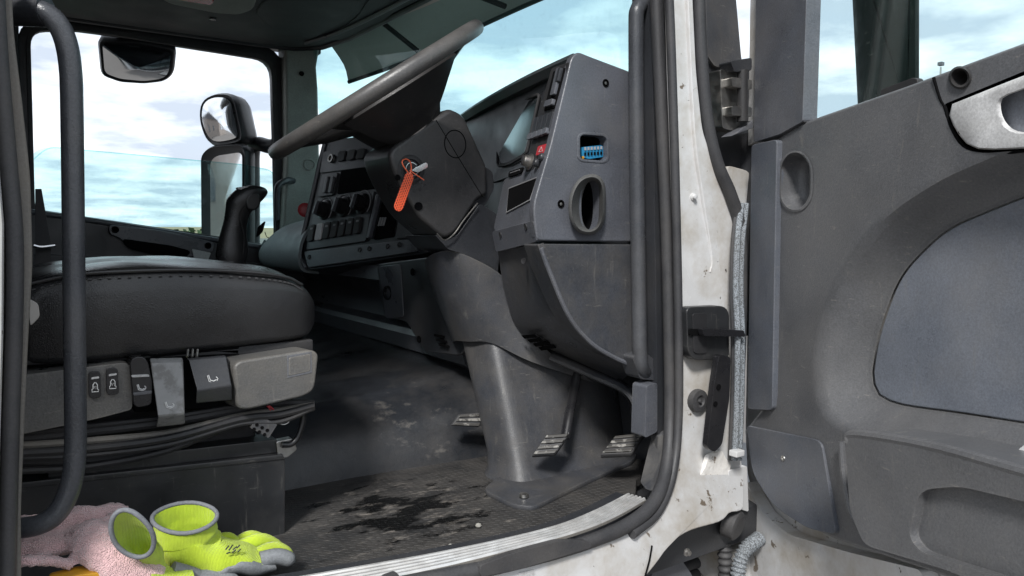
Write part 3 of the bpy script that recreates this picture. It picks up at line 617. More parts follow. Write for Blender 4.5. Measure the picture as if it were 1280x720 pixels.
obj('locker_lid', slab(zp(rnd([(330, 0), (452, 0), (440, 20), (390, 50), (345, 40), (318, 18)], 8), ZO-.006), V((0, 0, .02)), .006), M['liner'], lin)
obj('locker_lid', slab(zp(rnd([(460, 0), (530, -20), (500, 10), (455, 44), (430, 52), (412, 48), (448, 20)], 6), ZO-.004), V((0, 0, .02)), .006), M['liner'], lin)
lp = obj('lamp_panel', slab(zp(rnd([(150, -40), (330, -40), (318, 12), (300, 19), (270, 17), (210, 5)], 8), ZO-.005), V((0, 0, .02)), .006), M['linerlt'], lin)
obj('red_lamp', slab(zp(rnd([(212, -6), (262, -6), (268, 3), (264, 7), (232, 2), (215, -1)], 3), ZO-.014), V((0, 0, .02)), .004), M['redlamp'], lp, label='red interior lamp lens in the roof')
obj('ceiling_stud', disc(U(266, 23, Z=ZO-.001), (0, 0, -1), [(.012, 0), (.011, .004), (.004, .005)], 12), M['black'], lin)

# --- windscreen
ws = []
for z, dx in ((.55, .12), (.75, .09), (.95, .06), (1.15, .03), (1.33, 0)):
    ws.append([V((1.03+dx, 1.09, z)), V((1.16+dx, 1.3, z)), V((1.24+dx, 1.7, z)), V((1.26+dx, 2.03, z)), V((1.24+dx, 2.4, z)), V((1.16+dx, 2.8, z)), V((1.03+dx, 3.0, z))])
obj('windscreen', surf(ws, .004, n=3), M['wind'], cab, smooth=80, label='wide teal tinted windscreen')
# moulded frit edge round the glass
obj('windscreen_frame', tube(spl([U(822, 112, Y=1.12), U(818, 40, Y=1.12), U(812, -60, Y=1.12), U(806, -160, Y=1.12)], 4), .02, 8), M['plas_dark'], cab)
obj('scuttle', slab([V((1.06, 1.05, .5)), V((1.5, 1.3, .5)), V((1.5, 2.8, .5)), V((1.06, 3.02, .5))], V((0, 0, -.03)), .005), M['plas_dark'], cab)
# outside sun visor above the windscreen
vs_ = []
for y, X, z in ((1.08, 1.20, 1.17), (1.3, 1.36, 1.22), (1.65, 1.43, 1.275), (2.03, 1.45, 1.29), (2.4, 1.43, 1.275), (2.75, 1.34, 1.22), (2.98, 1.2, 1.165)):
    vs_.append([V((X, y, z)), V((X-.02, y, z+.07)), V((X-.09, y, z+.16))])
vis = obj('sun_visor', surf(vs_, .006, n=3), M['smoked'], cab, smooth=60, label='grey outside sun visor above the windscreen')
obj('visor_edge', tube(spl([r[0] for r in vs_], 5), .008, 8), M['plas_dark'], vis)
for y in (2.62, 2.1, 1.6):
    obj('visor_strut', tube([V((1.2, y, 1.32)), V((1.40 if y < 2.5 else 1.34, y, 1.29 if y < 2.5 else 1.24))], .010, 8), M['blackmat'], vis)

# ============================================================ DASHBOARD
# end panel facing the doorway
SP = rnd([(714, 72, 8), (722, 64, 6), (737, 70, 6), (790, 90, 10), (822, 108, 4), (822, 303, 3), (671, 301, 6), (666, 258, 14), (689, 178, 10), (707, 103, 10)], 6, 5)
Y0 = 1.10
sidep = obj('dash_end_panel', slab(px(SP, Y=Y0), V((.004, .022, 0)), .007, 3), M['plas'], cab, label='grey dashboard end panel with socket opening and oval air duct')
socket = rnd([(725, 171), (729, 168), (755, 170), (759, 174), (759, 198), (755, 201), (728, 199), (725, 196)], 3, 3)
oval = [(738.5+12*math.copysign(abs(math.cos(a))**.8, math.cos(a)), 256.5+34*math.copysign(abs(math.sin(a))**.8, math.sin(a))) for a in [i*math.pi/16+.01 for i in range(32)]]
cut(sidep, [slab([p-EY*.03 for p in px(socket, Y=Y0)], V((0, .085, 0)), 0), slab([p-EY*.03 for p in px(oval, Y=Y0)], V((0, .10, 0)), 0)])
obj('socket_rim', ringslab(px(grow(socket, 3.2), Y=Y0-.0015), px(socket, Y=Y0-.0015), V((0, .012, 0)), .0012), M['plas'], sidep)
obj('socket_well', loft([px(grow(socket, 1.5), Y=Y0+.014), [p+EY*.05 for p in px(grow(socket, 1.5), Y=Y0+.014)]], True, False), M['blackmat'], sidep)
obj('socket_back', slab([p+EY*.052 for p in px(grow(socket, 3), Y=Y0)], V((0, .004, 0)), 0), M['void'], sidep)
obj('oval_well', slab([p+EY*.065 for p in px(grow(oval, 1), Y=Y0)], V((0, .004, 0)), 0), M['void'], sidep)
cn = obj('socket_plug', slab(px(rnd([(727, 184), (752, 181), (756, 186), (755, 196), (736, 199), (728, 196)], 2), Y=Y0+.012), V((0, .03, 0)), .002), M['blue'], sidep, label='bright blue plug inside the socket opening')
for r in range(2):
    for k in range(6):
        obj('pin', box(U(731.5+k*4.0, 186.0+r*6.5-k*.25, Y=Y0+.011), (.0018, .0015, .003), .0004), M['printdim'] if r == 0 else M['void'], cn)
obj('lead_wire', tube([U(729, 197, Y=Y0+.01), U(727, 193, Y=Y0+.03)], .0025, 6), M['yellowthing'], cn)
# oval duct: flared collar standing proud
oc = rnd([(712, 244, 12), (723, 223, 12), (740, 217, 10), (752, 222, 10), (757, 236, 12), (756, 276, 12), (748, 290, 12), (735, 294, 10), (720, 289, 12), (711, 270, 12)], 10, 4)
ocm = [(735+(p[0]-735)*.8, 256+(p[1]-256)*.84) for p in oc]; oci = [(738+(p[0]-735)*.5, 257+(p[1]-256)*.84) for p in oc]
rg = [px(grow(oc, 1), Y=Y0+.002), px(oc, Y=Y0-.016), px(grow(oc, -3), Y=Y0-.021), px(ocm, Y=Y0-.012), px(oci, Y=Y0+.004), px([(738+(p[0]-735)*.48, 257+(p[1]-256)*.82) for p in oc], Y=Y0+.009)]
obj('duct_collar', loft(rg, True, False), M['duct'], sidep, smooth=70, label='oval grey rubber duct collar')
obj('duct_lining', loft([px(grow(oval, 1), Y=Y0+.004), [p+EY*.06 for p in px(grow(oval, 1), Y=Y0+.004)]], True, 'end'), M['void'], sidep)
for u, v in ((757, 104), (701, 255)):
    h_ = obj('screw_hole', disc(U(u, v, Y=Y0), (0, -1, 0), [(.008, 0), (.008, .0012), (.006, .0012), (.0045, -.003)], 14), M['void'], sidep)
    obj('screw', disc(U(u, v, Y=Y0-.001), (0, -1, 0), [(.003, 0), (.003, .001), (.001, .0012)], 8), M['steel'], h_)
# pillar side continuation
obj('dash_pillar_cover', slab(px([(805, 102), (826, 112), (828, 470), (806, 470)], Y=1.094), V((0, .05, 0)), .004), M['plas'], cab)
# instrument hood
hood = []
for u, v, y in ((712, 66, 1.125), (690, 76, 1.2), (655, 93, 1.32), (620, 112, 1.48), (592, 129, 1.64), (572, 143, 1.8)):
    p = U(u, v, Y=y); hood.append([p-EZ*.028+EX*.004, p-EZ*.012-EX*.004, p+EX*.008, p+EX*min(.05, .012+(y-1.1))+EZ*.004*min(1, (y-1.1)*5), p+EX*min(.3, .02+(y-1.1)*1.2)-EZ*.03, p+EX*min(.3, .02+(y-1.1)*1.2)-EZ*.05, p+EX*min(.06, .014+(y-1.1))-EZ*.028])
hd = obj('instrument_hood', loft([list(s) for s in zip(*[spl(c, 4) for c in zip(*hood)])]), M['plas_dark'], cab, smooth=50)
obj('dash_backing', slab(p3([(574, 150, 1.8), (705, 84, 1.17), (680, 215, 1.24), (630, 300, 1.3), (590, 300, 1.7)]), V((.06, .05, 0)), .003), M['plas_dark'], cab)  # added dark backing slab, fills the dim gap behind column and instruments
# instrument cluster glass, set back under the hood
PC = Pl((683, 94, 1.26), (664, 206, 1.26), (615, 226, 1.55))
ic = obj('instrument_cluster', PC.slab([(612, 122), (686, 90), (666, 210), (606, 232)], 0, .02, 3), M['plas_dark'], cab)
obj('cluster_lens', PC.slab([(627, 143), (676, 121), (659, 192), (640, 203), (627, 206)], .006, .006, 5), M['lens'], ic, label='reflecting instrument cluster glass')
obj('cluster_bezel', tube(PC.pts(rnd([(625, 141), (678, 118), (661, 194), (640, 206), (625, 209)], 5, 3), .006), .0035, 8, closed=True), M['blackmat'], ic)
# switch column between cluster and end panel
PS = Pl((711, 78, 1.105), (684, 205, 1.105), (657, 214, 1.2))
sw = obj('switch_panel', PS.slab([(689, 85), (712, 77), (704, 112), (688, 180), (681, 208), (656, 215), (664, 180), (677, 128)], 0, .012, 3), M['blackmat'], cab, label='narrow black switch panel beside the instruments')
def patch(u, v, w, h, lean=-.24, sk=-.3):
    return [(u+a+b*lean, v+b+a*sk) for a, b in ((-w/2, -h/2), (w/2, -h/2), (w/2, h/2), (-w/2, h/2))]
def sp(nm, q, lift, m, par=sw, thick=.008, r=1.5, label=None, P=PS): return obj(nm, P.slab(q, lift, thick, r, 2, .001), M[m], par, label=label)
bay = sp('slider_bay', patch(694, 112, 15, 50), .002, 'void')
sp('slider', patch(698, 103, 5, 34), .008, 'plas', bay)
sp('slider', patch(690, 130, 10, 8), .009, 'plas', bay)
sp('slider', patch(702, 95, 3, 18), .009, 'plas_dark', bay)
for k in range(4):
    s_ = sp('rocker_switch', patch(670+k*6.2, 160-k*2.2, 4.8, 26), .005, 'plas_dark')
    sp('switch_lip', patch(666.8+k*6.2, 172-k*2.2, 5.4, 8), .010, 'plas', s_)
sp('hazard_switch', patch(679, 188, 11, 12), .005, 'red', label='red hazard warning switch')
obj('hazard_triangle', tube([PS.at(679+a, 188+b, .0055) for a, b in ((-2.6, 3.2), (.8, -3.4), (2.4, 2.2))], .0006, 6, closed=True), M['print'], sw)
kn = PS.at(664, 203, .002)
kb = obj('rotary_knob', disc(kn, PS.n, [(.016, 0), (.016, .003), (.012, .005), (.011, .014), (.009, .016)], 20), M['steel'], sw, label='silver headlamp rotary knob')
obj('knob_grip', box(kn+PS.n*.016, (.003, .003, .009), .001), M['blackmat'], kb)
for u, v in ((677, 203), (684, 196)): obj('small_knob', disc(PS.at(u-2, v+2, .002), PS.n, [(.008, 0), (.008, .008), (.006, .011)], 14), M['plas_dark'], sw)
# lower fascia with storage slot
PF = Pl((681, 206, 1.105), (668, 275, 1.105), (620, 289, 1.33))
lf = obj('lower_fascia', PF.slab([(630, 224), (655, 213), (682, 205), (667, 254), (669, 276), (620, 290), (617, 285)], 0, .012, 3, 3, .004), M['plas'], cab)
sp('storage_slot', [(637, 236), (673, 222), (664, 250), (634, 266)], .002, 'void', lf, P=PF, thick=.004)
obj('slot_edge', tube(PF.pts([(637, 236), (673, 222), (664, 250), (634, 266)], .002), .0013, 6, closed=True), M['printdim'], lf)
sp('label_plate', [(638, 215), (656, 209), (653, 217), (637, 222)], .004, 'void', lf, P=PF, thick=.004)
obj('label_print', tube(PF.pts([(640, 217), (652, 213)], .0045), .0008, 5), M['printdim'], lf)
PK = Pl((668, 273, 1.105), (672, 301, 1.105), (618, 287, 1.34))
ks = obj('knee_strip', PK.slab([(617, 289), (669, 275), (673, 302), (622, 315)], .004, .014, 3, 3, .004), M['plas'], cab)
for u, v in ((628, 293), (660, 283)):
    obj('screw', disc(PK.at(u, v, .004), PK.n, [(.006, 0), (.006, .002), (.003, .001)], 12), M['blackmat'], ks)
for k in range(4): pass

# knee panel under the end panel: side skin and rearward skin
KP = rnd([(672, 305, 4), (822, 306, 3), (822, 468, 6), (797, 460, 14), (765, 449, 20), (735, 430, 14), (709, 397, 20), (684, 340, 14)], 8, 5)
kp = obj('knee_panel', slab(px(KP, Y=1.088), V((.01, .06, 0)), .010, 3), M['plas_dirty'], cab, label='scuffed grey knee panel below the dashboard end')
obj('knee_skin', surf([p3(r) for r in (((622, 313, 1.36), (648, 309, 1.22), (676, 305, 1.098)), ((632, 370, 1.355), (660, 352, 1.22), (686, 338, 1.098)), ((650, 414, 1.345), (682, 408, 1.21), (711, 396, 1.098)), ((698, 441, 1.29), (720, 437, 1.19), (737, 428, 1.098)), ((776, 476, 1.2), (786, 468, 1.14), (795, 459, 1.098)))], .006), M['plas_dirty'], kp, smooth=60)
obj('ridge_highlight', tube(spl(px([(676, 310), (687, 340), (711, 395), (738, 428), (768, 447), (795, 458)], Y=1.088), 6), .0045, 8), M['plas'], kp)  # added paler bead, draws the highlight line along the ridge
for k in range(4):
    obj('vent_slot', slab([p-EX*.008 for p in p3([(655+k*7, 419+k*5, 1.325), (672+k*7, 417+k*4.5, 1.255), (676+k*7, 421+k*4.5, 1.25), (659+k*7, 423+k*5, 1.32)])], EX*.006, .001), M['void'], kp)
obj('screw', disc(U(658, 326, Y=1.19)-EX*.006, (-1, -.3, 0), [(.006, 0), (.006, .002), (.003, .001)], 12), M['blackmat'], kp)
# under-dash brace
obj('under_brace', tube(spl(p3([(690, 446, 1.3), (740, 468, 1.22), (780, 486, 1.16), (797, 505, 1.12), (800, 540, 1.11)]), 6), .016, 10, flat=.6), M['plas_dirty'], cab)
obj('under_dash', slab([V((1.02, 1.16, .36)), V((1.3, 1.13, .36)), V((1.3, 1.5, .36)), V((.96, 1.5, .40))], V((0, 0, .04)), .004), M['plas_dark'], cab)

# --- steering pedestal
up_ = obj('column_pedestal', surf([p3(r) for r in (((536, 345, 1.60), (531, 327, 1.53), (543, 317, 1.46), (571, 315, 1.40), (622, 340, 1.37), (648, 372, 1.35)), ((548, 380, 1.60), (545, 370, 1.53), (562, 368, 1.45), (592, 370, 1.395), (638, 405, 1.36), (668, 424, 1.335)), ((566, 428, 1.58), (569, 426, 1.515), (586, 427, 1.44), (615, 429, 1.385), (664, 452, 1.335), (742, 478, 1.285)))], .008), M['plas_dirty'], cab, smooth=60, label='dusty grey steering column pedestal')
boot = []
for z, L_, R__, RT in ((.31, (.868, 1.508), (.888, 1.39), (1.13, 1.33)), (.22, (.868, 1.466), (.886, 1.352), (1.13, 1.315)), (.13, (.868, 1.424), (.884, 1.314), (1.13, 1.30)), (.05, (.868, 1.387), (.882, 1.282), (1.13, 1.28)), (.015, (.862, 1.375), (.876, 1.262), (1.14, 1.262)), (-.005, (.848, 1.372), (.868, 1.245), (1.15, 1.24))):
    q = [(1.25, 1.56), (L_[0]+.06, L_[1]+.06), L_, (L_[0]*.5+R__[0]*.5-.006, L_[1]*.5+R__[1]*.5), R__, (R__[0]+.06, R__[1]-.004), RT, (1.25, RT[1]+.05)]
    boot.append([V((p[0], p[1], z)) for p in rnd(q, .035, 4)])
obj('pedestal_boot', loft(boot), M['plas_dirty'], cab, smooth=60, label='lower boot of the steering pedestal, flared at the floor')
bpz = rnd([(602, 611), (640, 630), (668, 633), (735, 600), (795, 574), (802, 540), (700, 540), (630, 590)], 10, 4)
bpl = obj('pedestal_base', slab([U(u, v, Z=.010) for u, v in bpz], V((0, 0, -.012)), .004), M['plas_dirty'], cab)
obj('base_screw', disc(U(655, 617, Z=.018), (0, 0, 1), [(.010, -.006), (.009, .0), (.004, .001)], 12), M['steel'], bpl)

# --- steering column shroud
def yl(pts, Y): return px(pts, Y=Y)
CS = rnd([(486, 187, 10), (562, 135, 5), (580, 143, 8), (609, 207, 6), (610, 243, 4), (597, 250, 4), (570, 291, 10), (556, 299, 8), (544, 288, 8), (524, 272, 10), (502, 236, 12), (488, 205, 10)], 6, 4)
col = obj('column_shroud', slab(yl(CS, 1.385), V((0, .135, 0)), .02, 4, ang=.7), M['plas_brown'], cab, smooth=50, label='worn black steering column shroud with ignition lock')
lc = [(600, 254), (622, 268), (625, 315), (622, 344), (578, 317), (560, 312), (544, 294), (548, 294), (556, 302), (572, 294)]
obj('column_lower_shroud', slab(yl(rnd(lc, 5, 3), 1.395), V((0, .15, 0)), .012, 3, ang=.7), M['plas_dark'], cab, smooth=50)
obj('column_gaiter', slab(yl(rnd([(600, 205), (616, 214), (618, 236), (606, 258), (590, 262)], 5, 3), 1.40), V((0, .13, 0)), .012, 3), M['plas_dark'], cab)
# round cap, seam and trim wire on the shroud
cc = U(569, 180, Y=1.385)
obj('shroud_cap', tube([cc+V((math.cos(a)*.026, -.0005, math.sin(a)*.029)) for a in [i*math.pi/16 for i in range(32)]], .0011, 6, closed=True), M['void'], col)
obj('shroud_seam', tube([U(545, 150, Y=1.3848), U(578, 205, Y=1.3848), U(604, 247, Y=1.3848)], .0009, 6), M['void'], col)
obj('trim_wire', tube(spl(px([(546, 292), (556, 300), (568, 292), (580, 275), (597, 254)], Y=1.384), 5), .0015, 6), M['steel'], col)
for u, v, r in ((523, 258, .009), (497, 222, .006)):
    obj('screw_hole', disc(U(u, v, Y=1.3845), (-.2, -1, 0), [(r, 0), (r, .0012), (r*.5, .0008)], 14), M['void'], col)
lk = U(513, 212, Y=1.385)
ig = obj('ignition_lock', disc(lk+V((0, .004, 0)), (-.15, -1, .05), [(.030, 0), (.030, .007), (.026, .010), (.021, .010), (.019, .006), (.013, .006), (.012, .012), (.004, .012)], 28), M['blackmat'], col)
obj('lock_ring', tube([lk+V((math.cos(a)*.0135-.0015, -.009, math.sin(a)*.0135)) for a in [i*math.pi/12 for i in range(24)]], .0013, 6, closed=True), M['chrome'], ig)
# indicator stalk stub hole
# --- centre console
PCC = Pl((406, 178, 2.43), (373, 320, 2.45), (540, 312, 1.80))
con = obj('centre_console', PCC.slab([(406, 176), (545, 158), (560, 312), (525, 318), (386, 338), (371, 321)], 0, .10, 4, 3, .008, 3), M['plas_dark'], cab, label='black centre console with rotary heater knobs')
obj('console_edge', tube(PCC.pts([(407, 177), (401, 200), (374, 318), (384, 335)], .002), .007, 8), M['plas'], con)
def cpatch(nm, q, lift, m, par=con, thick=.012, r=2, b=.002, label=None): return obj(nm, PCC.slab(q, lift, thick, r, 2, b), M[m], par, label=label)
cpatch('upper_module', [(405, 190), (470, 181), (462, 209), (401, 217)], .005, 'plas_dark')
obj('lighter_socket', disc(PCC.at(417, 199, .006), PCC.n, [(.015, 0), (.014, .008), (.009, .008), (.008, 0)], 14), M['steel'], con)
for k in range(3): cpatch('push_button', [(427+k*12, 190-k*1.4), (436+k*12, 189-k*1.4), (433+k*12, 202-k*1.4), (424+k*12, 203-k*1.4)], .012, 'blackmat')
cpatch('cubby_opening', [(427, 213), (474, 206), (468, 236), (422, 243)], .003, 'void', thick=.006)
sm_ = cpatch('slot_module', [(404, 219), (424, 216), (418, 244), (399, 247)], .006, 'plas_dark')
for k in range(2): cpatch('slot_lever', [(410+k*7, 222), (414+k*7, 221), (410+k*7, 242), (406+k*7, 242)], .012, 'plas', sm_)
hp = cpatch('heater_panel', [(398, 249), (470, 239), (459, 302), (384, 313)], .006, 'plas_dark')
for u, v in ((408, 263), (432, 259), (455, 255)):
    c_ = PCC.at(u, v, .006)
    kk = obj('heater_knob', disc(c_, PCC.n, [(.034, 0), (.033, .005), (.026, .007), (.024, .026), (.019, .029)], 22), M['black'], con)
    up1 = (PCC.at(u+4, v-12)-PCC.at(u, v)).normalized(); sd1 = PCC.n.cross(up1)
    obj('knob_pointer', slab([c_+PCC.n*.029+up1*a+sd1*b_ for a, b_ in ((-.022, -.005), (-.022, .005), (.022, .005), (.022, -.005))], PCC.n*.010, .002), M['plas'], kk)
    obj('scale_ring', tube([c_+PCC.n*.001+(up1*math.cos(a)+sd1*math.sin(a))*.041 for a in [-2+i*.25 for i in range(17)]], .0016, 5), M['printdim'], kk)
for k in range(7):
    u = 392+k*9.6; v = 293-k*1.6
    r_ = cpatch('rocker_switch', [(u-3.6+1.8, v-11), (u+3.6+1.8, v-12), (u+3.6-1.8, v+9), (u-3.6-1.8, v+10)], .012, 'print' if k == 1 else 'blackmat')
    if k != 1: cpatch('switch_mark', [(u, v-7), (u+3, v-7.4), (u+2.6, v-5), (u-.4, v-4.6)], .0135, 'printdim', r_, .003, .4, .0003)
tk = cpatch('ticket_slot', [(480, 246), (502, 243), (492, 296), (468, 300)], .004, 'void', thick=.006)
cpatch('ticket_divider', [(474, 244), (478, 244), (466, 298), (462, 299)], .014, 'plas')
for k in range(3):
    cpatch('clip_tooth', [(477+k*3, 272), (478.6+k*3, 272), (475.6+k*3, 283), (474+k*3, 283)], .007, 'printdim', tk, .003, .3, .0003)
cpatch('side_module', [(505, 250), (540, 244), (540, 296), (496, 299)], .007, 'plas_dark')
cpatch('lower_strip', [(382, 315), (522, 299), (524, 315), (387, 335)], .007, 'plas')
for u, v in ((389, 322), (452, 313), (464, 311.5), (487, 308.5), (502, 306.5)):
    obj('screw', disc(PCC.at(u, v, .007), PCC.n, [(.008, 0), (.007, .003), (.003, .002)], 10), M['blackmat'], con)
# warning knob at the console's far edge
obj('park_brake_knob', disc(U(381, 263, Y=2.5), (-.3, -1, .1), [(.010, -.02), (.012, 0), (.024, .004), (.024, .016), (.012, .022)], 16), M['red'], cab, label='red knob beside the centre console')
# passenger side dash pad, domed
dp = []
for y, k in ((2.42, 1), (2.6, 1), (2.8, .98), (2.96, .9), (3.03, .72)):
    X0 = .80+(1-k)*.2
    dp.append([V((X0+.06, y, .41)), V((X0+.01, y, .42)), V((X0, y, .46)), V((X0+.02, y, .50*k+.03)), V((X0+.08, y, .54*k+.03)), V((X0+.2, y, .56*k+.03)), V((1.3, y, .56*k+.03))])
pd = obj('passenger_dash', surf(dp, .01), M['dash_skylit'], cab, smooth=60, label='smooth grey dash pad on the passenger side')
obj('air_vent', slab(px(rnd([(322, 284), (331, 276), (327, 290), (320, 297)], 2), Y=2.93), V((.01, .02, 0)), .002), M['void'], pd)
obj('lid_line', tube(spl([U(u, v, Y=y)-EX*.003 for u, v, y in ((332, 290, 2.9), (336, 297, 2.88), (350, 297, 2.75), (372, 293, 2.58), (380, 285, 2.5))], 5), .0015, 6), M['void'], pd)
obj('kick_panel', slab(px([(340, 300), (430, 300), (430, 540), (340, 540)], Y=3.05), V((0, .03, 0)), .003), M['plas_dark'], cab)
# dash shelf and lower dash across to the passenger side
prof = [(1.0, .47), (.93, .455), (.905, .44), (.90, .40), (1.0, .38), (1.03, .34), (1.0, .27), (.955, .26), (.945, .245), (.955, .2), (1.06, .13), (1.25, .1), (1.25, .47)]
obj('lower_dash', loft([[V((x, y, z)) for x, z in prof] for y in (1.62, 2.0, 2.5, 3.05)]), M['plas'], cab, smooth=35)
obj('dash_trough', slab([V((.915, 2.5, .43)), V((.915, 2.95, .43)), V((1.0, 2.95, .40)), V((1.0, 2.5, .40))], V((0, 0, -.01)), .002), M['dash_skylit'], cab)  # lit shelf: its pale teal carries the window light as colour
kx = lambda pts: [U(u, v, X=.90) for u, v in pts]
cl_ = obj('console_leg', slab(kx(rnd([(470, 330), (560, 318), (590, 420), (575, 445), (530, 440), (508, 402), (480, 396)], 6, 3)), V((.06, 0, 0)), .010, 3), M['plas_dark'], cab)
sk_ = U(486, 366, X=.899)
obj('power_socket', disc(sk_, (-1, -.2, 0), [(.022, 0), (.021, .006), (.015, .006), (.013, -.004)], 16), M['black'], cl_)
cpan = obj('socket_panel', slab([U(u, v, X=.897) for u, v in rnd([(473, 333), (500, 330), (504, 396), (482, 398)], 3, 2)], V((.01, 0, 0)), .002), M['plas'], cl_)
for u, v in ((516, 340), (524, 424)):
    obj('screw', disc(U(u, v, X=.898), (-1, 0, 0), [(.010, 0), (.009, .003), (.004, .001)], 12), M['void'], cl_)
for k in range(3):
    obj('vent_slat', box(U(549+k*3, 420+k*6, X=.895), (.004, .022, .003), .001), M['void'], cl_)
# ============================================================ STEERING WHEEL
WN = ray(594, 33).cross(ray(352, 184)).normalized()
if WN.z < 0: WN = -WN
WC = U(469, 110, Y=1.46)-WN*.004
E1 = (V((1, 0, 0))-WN*WN.x).normalized(); E2 = WN.cross(E1)
wh = thing('steering_wheel', tuple(WC), 'worn black leather steering wheel tilted over the column', 'steering wheel')
def wp(a, r, h=0): return WC+(E1*math.cos(a)+E2*math.sin(a))*r+WN*h
obj('rim', tube([wp(i*2*math.pi/72, .243) for i in range(72)], .0165, 14, closed=True, up=WN), mat('worn_rim_leather', (.075, .073, .072), .36, grain=.2, gscale=500, dust=.55, dcol=(.13, .115, .1), dscale=9, dlo=.4, scratch=.35), wh, smooth=80)
# hub: boss in the middle, deep towards the column
hubr = []
for h, sx, sy in ((.012, .055, .07), (.004, .075, .10), (-.03, .085, .11), (-.075, .08, .085), (-.115, .062, .062)):
    hubr.append([WC+E1*(q[0]*sx+ (.0 if h > -.05 else .012))+E2*q[1]*sy+WN*h for q in rnd([(-1, -1), (1, -1), (1, 1), (-1, 1)], .5, 4)])
obj('hub', loft(hubr), M['hubdark'], wh, smooth=60)
for a0 in (-.62, .62, math.pi-.62, math.pi+.62):
    A0 = a0+math.pi/2 if False else a0
    rr = []
    for r, hw, t, h in ((.06, .055, .030, -.035), (.10, .05, .026, -.028), (.15, .042, .020, -.02), (.20, .036, .014, -.006), (.228, .034, .010, 0)):
        c_ = wp(A0, r, h); tdir = (-E1*math.sin(A0)+E2*math.cos(A0))
        rr.append([c_+tdir*(math.cos(k*math.pi/6)*hw)+WN*(math.sin(k*math.pi/6)*t) for k in range(12)])
    obj('spoke', loft(rr), M['hubdark'], wh, smooth=60)
# skirt between spokes on the near side
sk = []
for r, h in ((.205, -.022), (.165, -.052), (.12, -.085), (.075, -.11)):
    sk.append([wp(a, r, h) for a in [-2.5+i*.1 for i in range(15)]])
obj('hub_skirt', surf(sk, .006, n=2), M['hubdark'], wh, smooth=60)
# ============================================================ KEY AND TAG
key = thing('ignition_key', tuple(lk), 'steel ignition key turned in the column lock', 'key')
obj('key_bow', slab([lk+V((x, -.022, z)) for x, z in rnd([(-.012, -.004), (.006, .006), (.022, .014), (.026, .010), (.026, .004), (.004, -.008)], .004, 3)], V((0, -.006, 0)), .0015), M['chrome'], key)
obj('key_blade', box(lk+V((.002, -.014, .002)), (.003, .010, .0012), .0003), M['chrome'], key)
def tag_material():
    m = mat('orange_plastic', (.72, .10, .035), .4, vary=.04); t = m.node_tree; L = t.links.new; b = t.nodes['Principled BSDF']
    tc = nn(t, 'ShaderNodeTexCoord'); mp = nn(t, 'ShaderNodeMapping'); L(tc.outputs['Object'], mp.inputs[0]); mp.inputs['Rotation'].default_value = (0, R_(66), 0)
    br = nn(t, 'ShaderNodeTexBrick'); L(mp.outputs[0], br.inputs['Vector'])
    sw_ = nn(t, 'ShaderNodeSeparateXYZ'); L(mp.outputs[0], sw_.inputs[0]); cb = nn(t, 'ShaderNodeCombineXYZ'); L(sw_.outputs['X'], cb.inputs['X']); L(sw_.outputs['Z'], cb.inputs['Y']); L(cb.outputs[0], br.inputs['Vector'])
    br.inputs['Scale'].default_value = 1; br.inputs['Brick Width'].default_value = .006; br.inputs['Row Height'].default_value = .004; br.inputs['Mortar Size'].default_value = .0011; br.inputs['Mortar Smooth'].default_value = 0
    br.inputs['Color1'].default_value = (.08, .01, .005, 1); br.inputs['Color2'].default_value = (.35, .04, .015, 1); br.inputs['Mortar'].default_value = (.72, .10, .035, 1)
    L(br.outputs['Color'], b.inputs['Base Color']); return m
tg = thing('key_tag', tuple(U(505, 240, Y=1.352)), 'orange printed plastic tag looped on the ignition key', 'tag')
obj('tag_plate', slab(px(rnd([(507, 216, 3), (515, 216, 3), (517, 222, 3), (503, 262, 4), (498, 265, 4), (492, 261, 4), (493, 254, 3)], 4, 4), Y=1.352), V((0, -.0015, 0)), .0004), tag_material(), tg)
obj('tag_loop', tube(spl([U(u, v, Y=y) for u, v, y in ((511, 217, 1.352), (504, 207, 1.35), (503, 201, 1.352), (508, 199, 1.358), (513, 203, 1.36), (514, 212, 1.352), (512, 218, 1.35))], 6), .0014, 8), mat('orange_cord', (.75, .14, .06), .4), tg)
obj('tag_tail', tube(px([(512, 213), (530, 225)], Y=1.350), .0012, 6), bpy.data.materials['orange_cord'], tg)

# ============================================================ DRIVER SEAT
seat = thing('driver_seat', (.2, 1.53, 0), 'black leather driver seat on grey base with adjustment levers', 'seat')
cr = []
for X, z0, z1, w0, rnd_ in ((.00, .36, .455, .235, .4), (.02, .345, .475, .25, .4), (.08, .34, .487, .256, .38), (.16, .339, .491, .258, .36), (.25, .340, .490, .258, .36), (.34, .342, .482, .256, .38), (.40, .344, .473, .25, .42), (.435, .350, .452, .243, .45), (.452, .366, .430, .23, .5), (.458, .385, .412, .22, .5)):
    q = rnd([(-1, -1, .22), (1, -1, .22), (1, .72, .3), (.86, .97, .3), (0, 1.03, .5), (-.86, .97, .3), (-1, .72, .3)], .4, 5)
    cr.append([V((X, 1.535+p[0]*w0, (z0+z1)/2+p[1]*(z1-z0)/2))+noise.noise_vector(V((X*9, p[0]*2, p[1]*1.6)))*.005 for p in q])
cushion = obj('seat_cushion', loft([list(c) for c in zip(*[spl(k, 3) for k in zip(*cr)])]), M['leather'], seat, smooth=60)
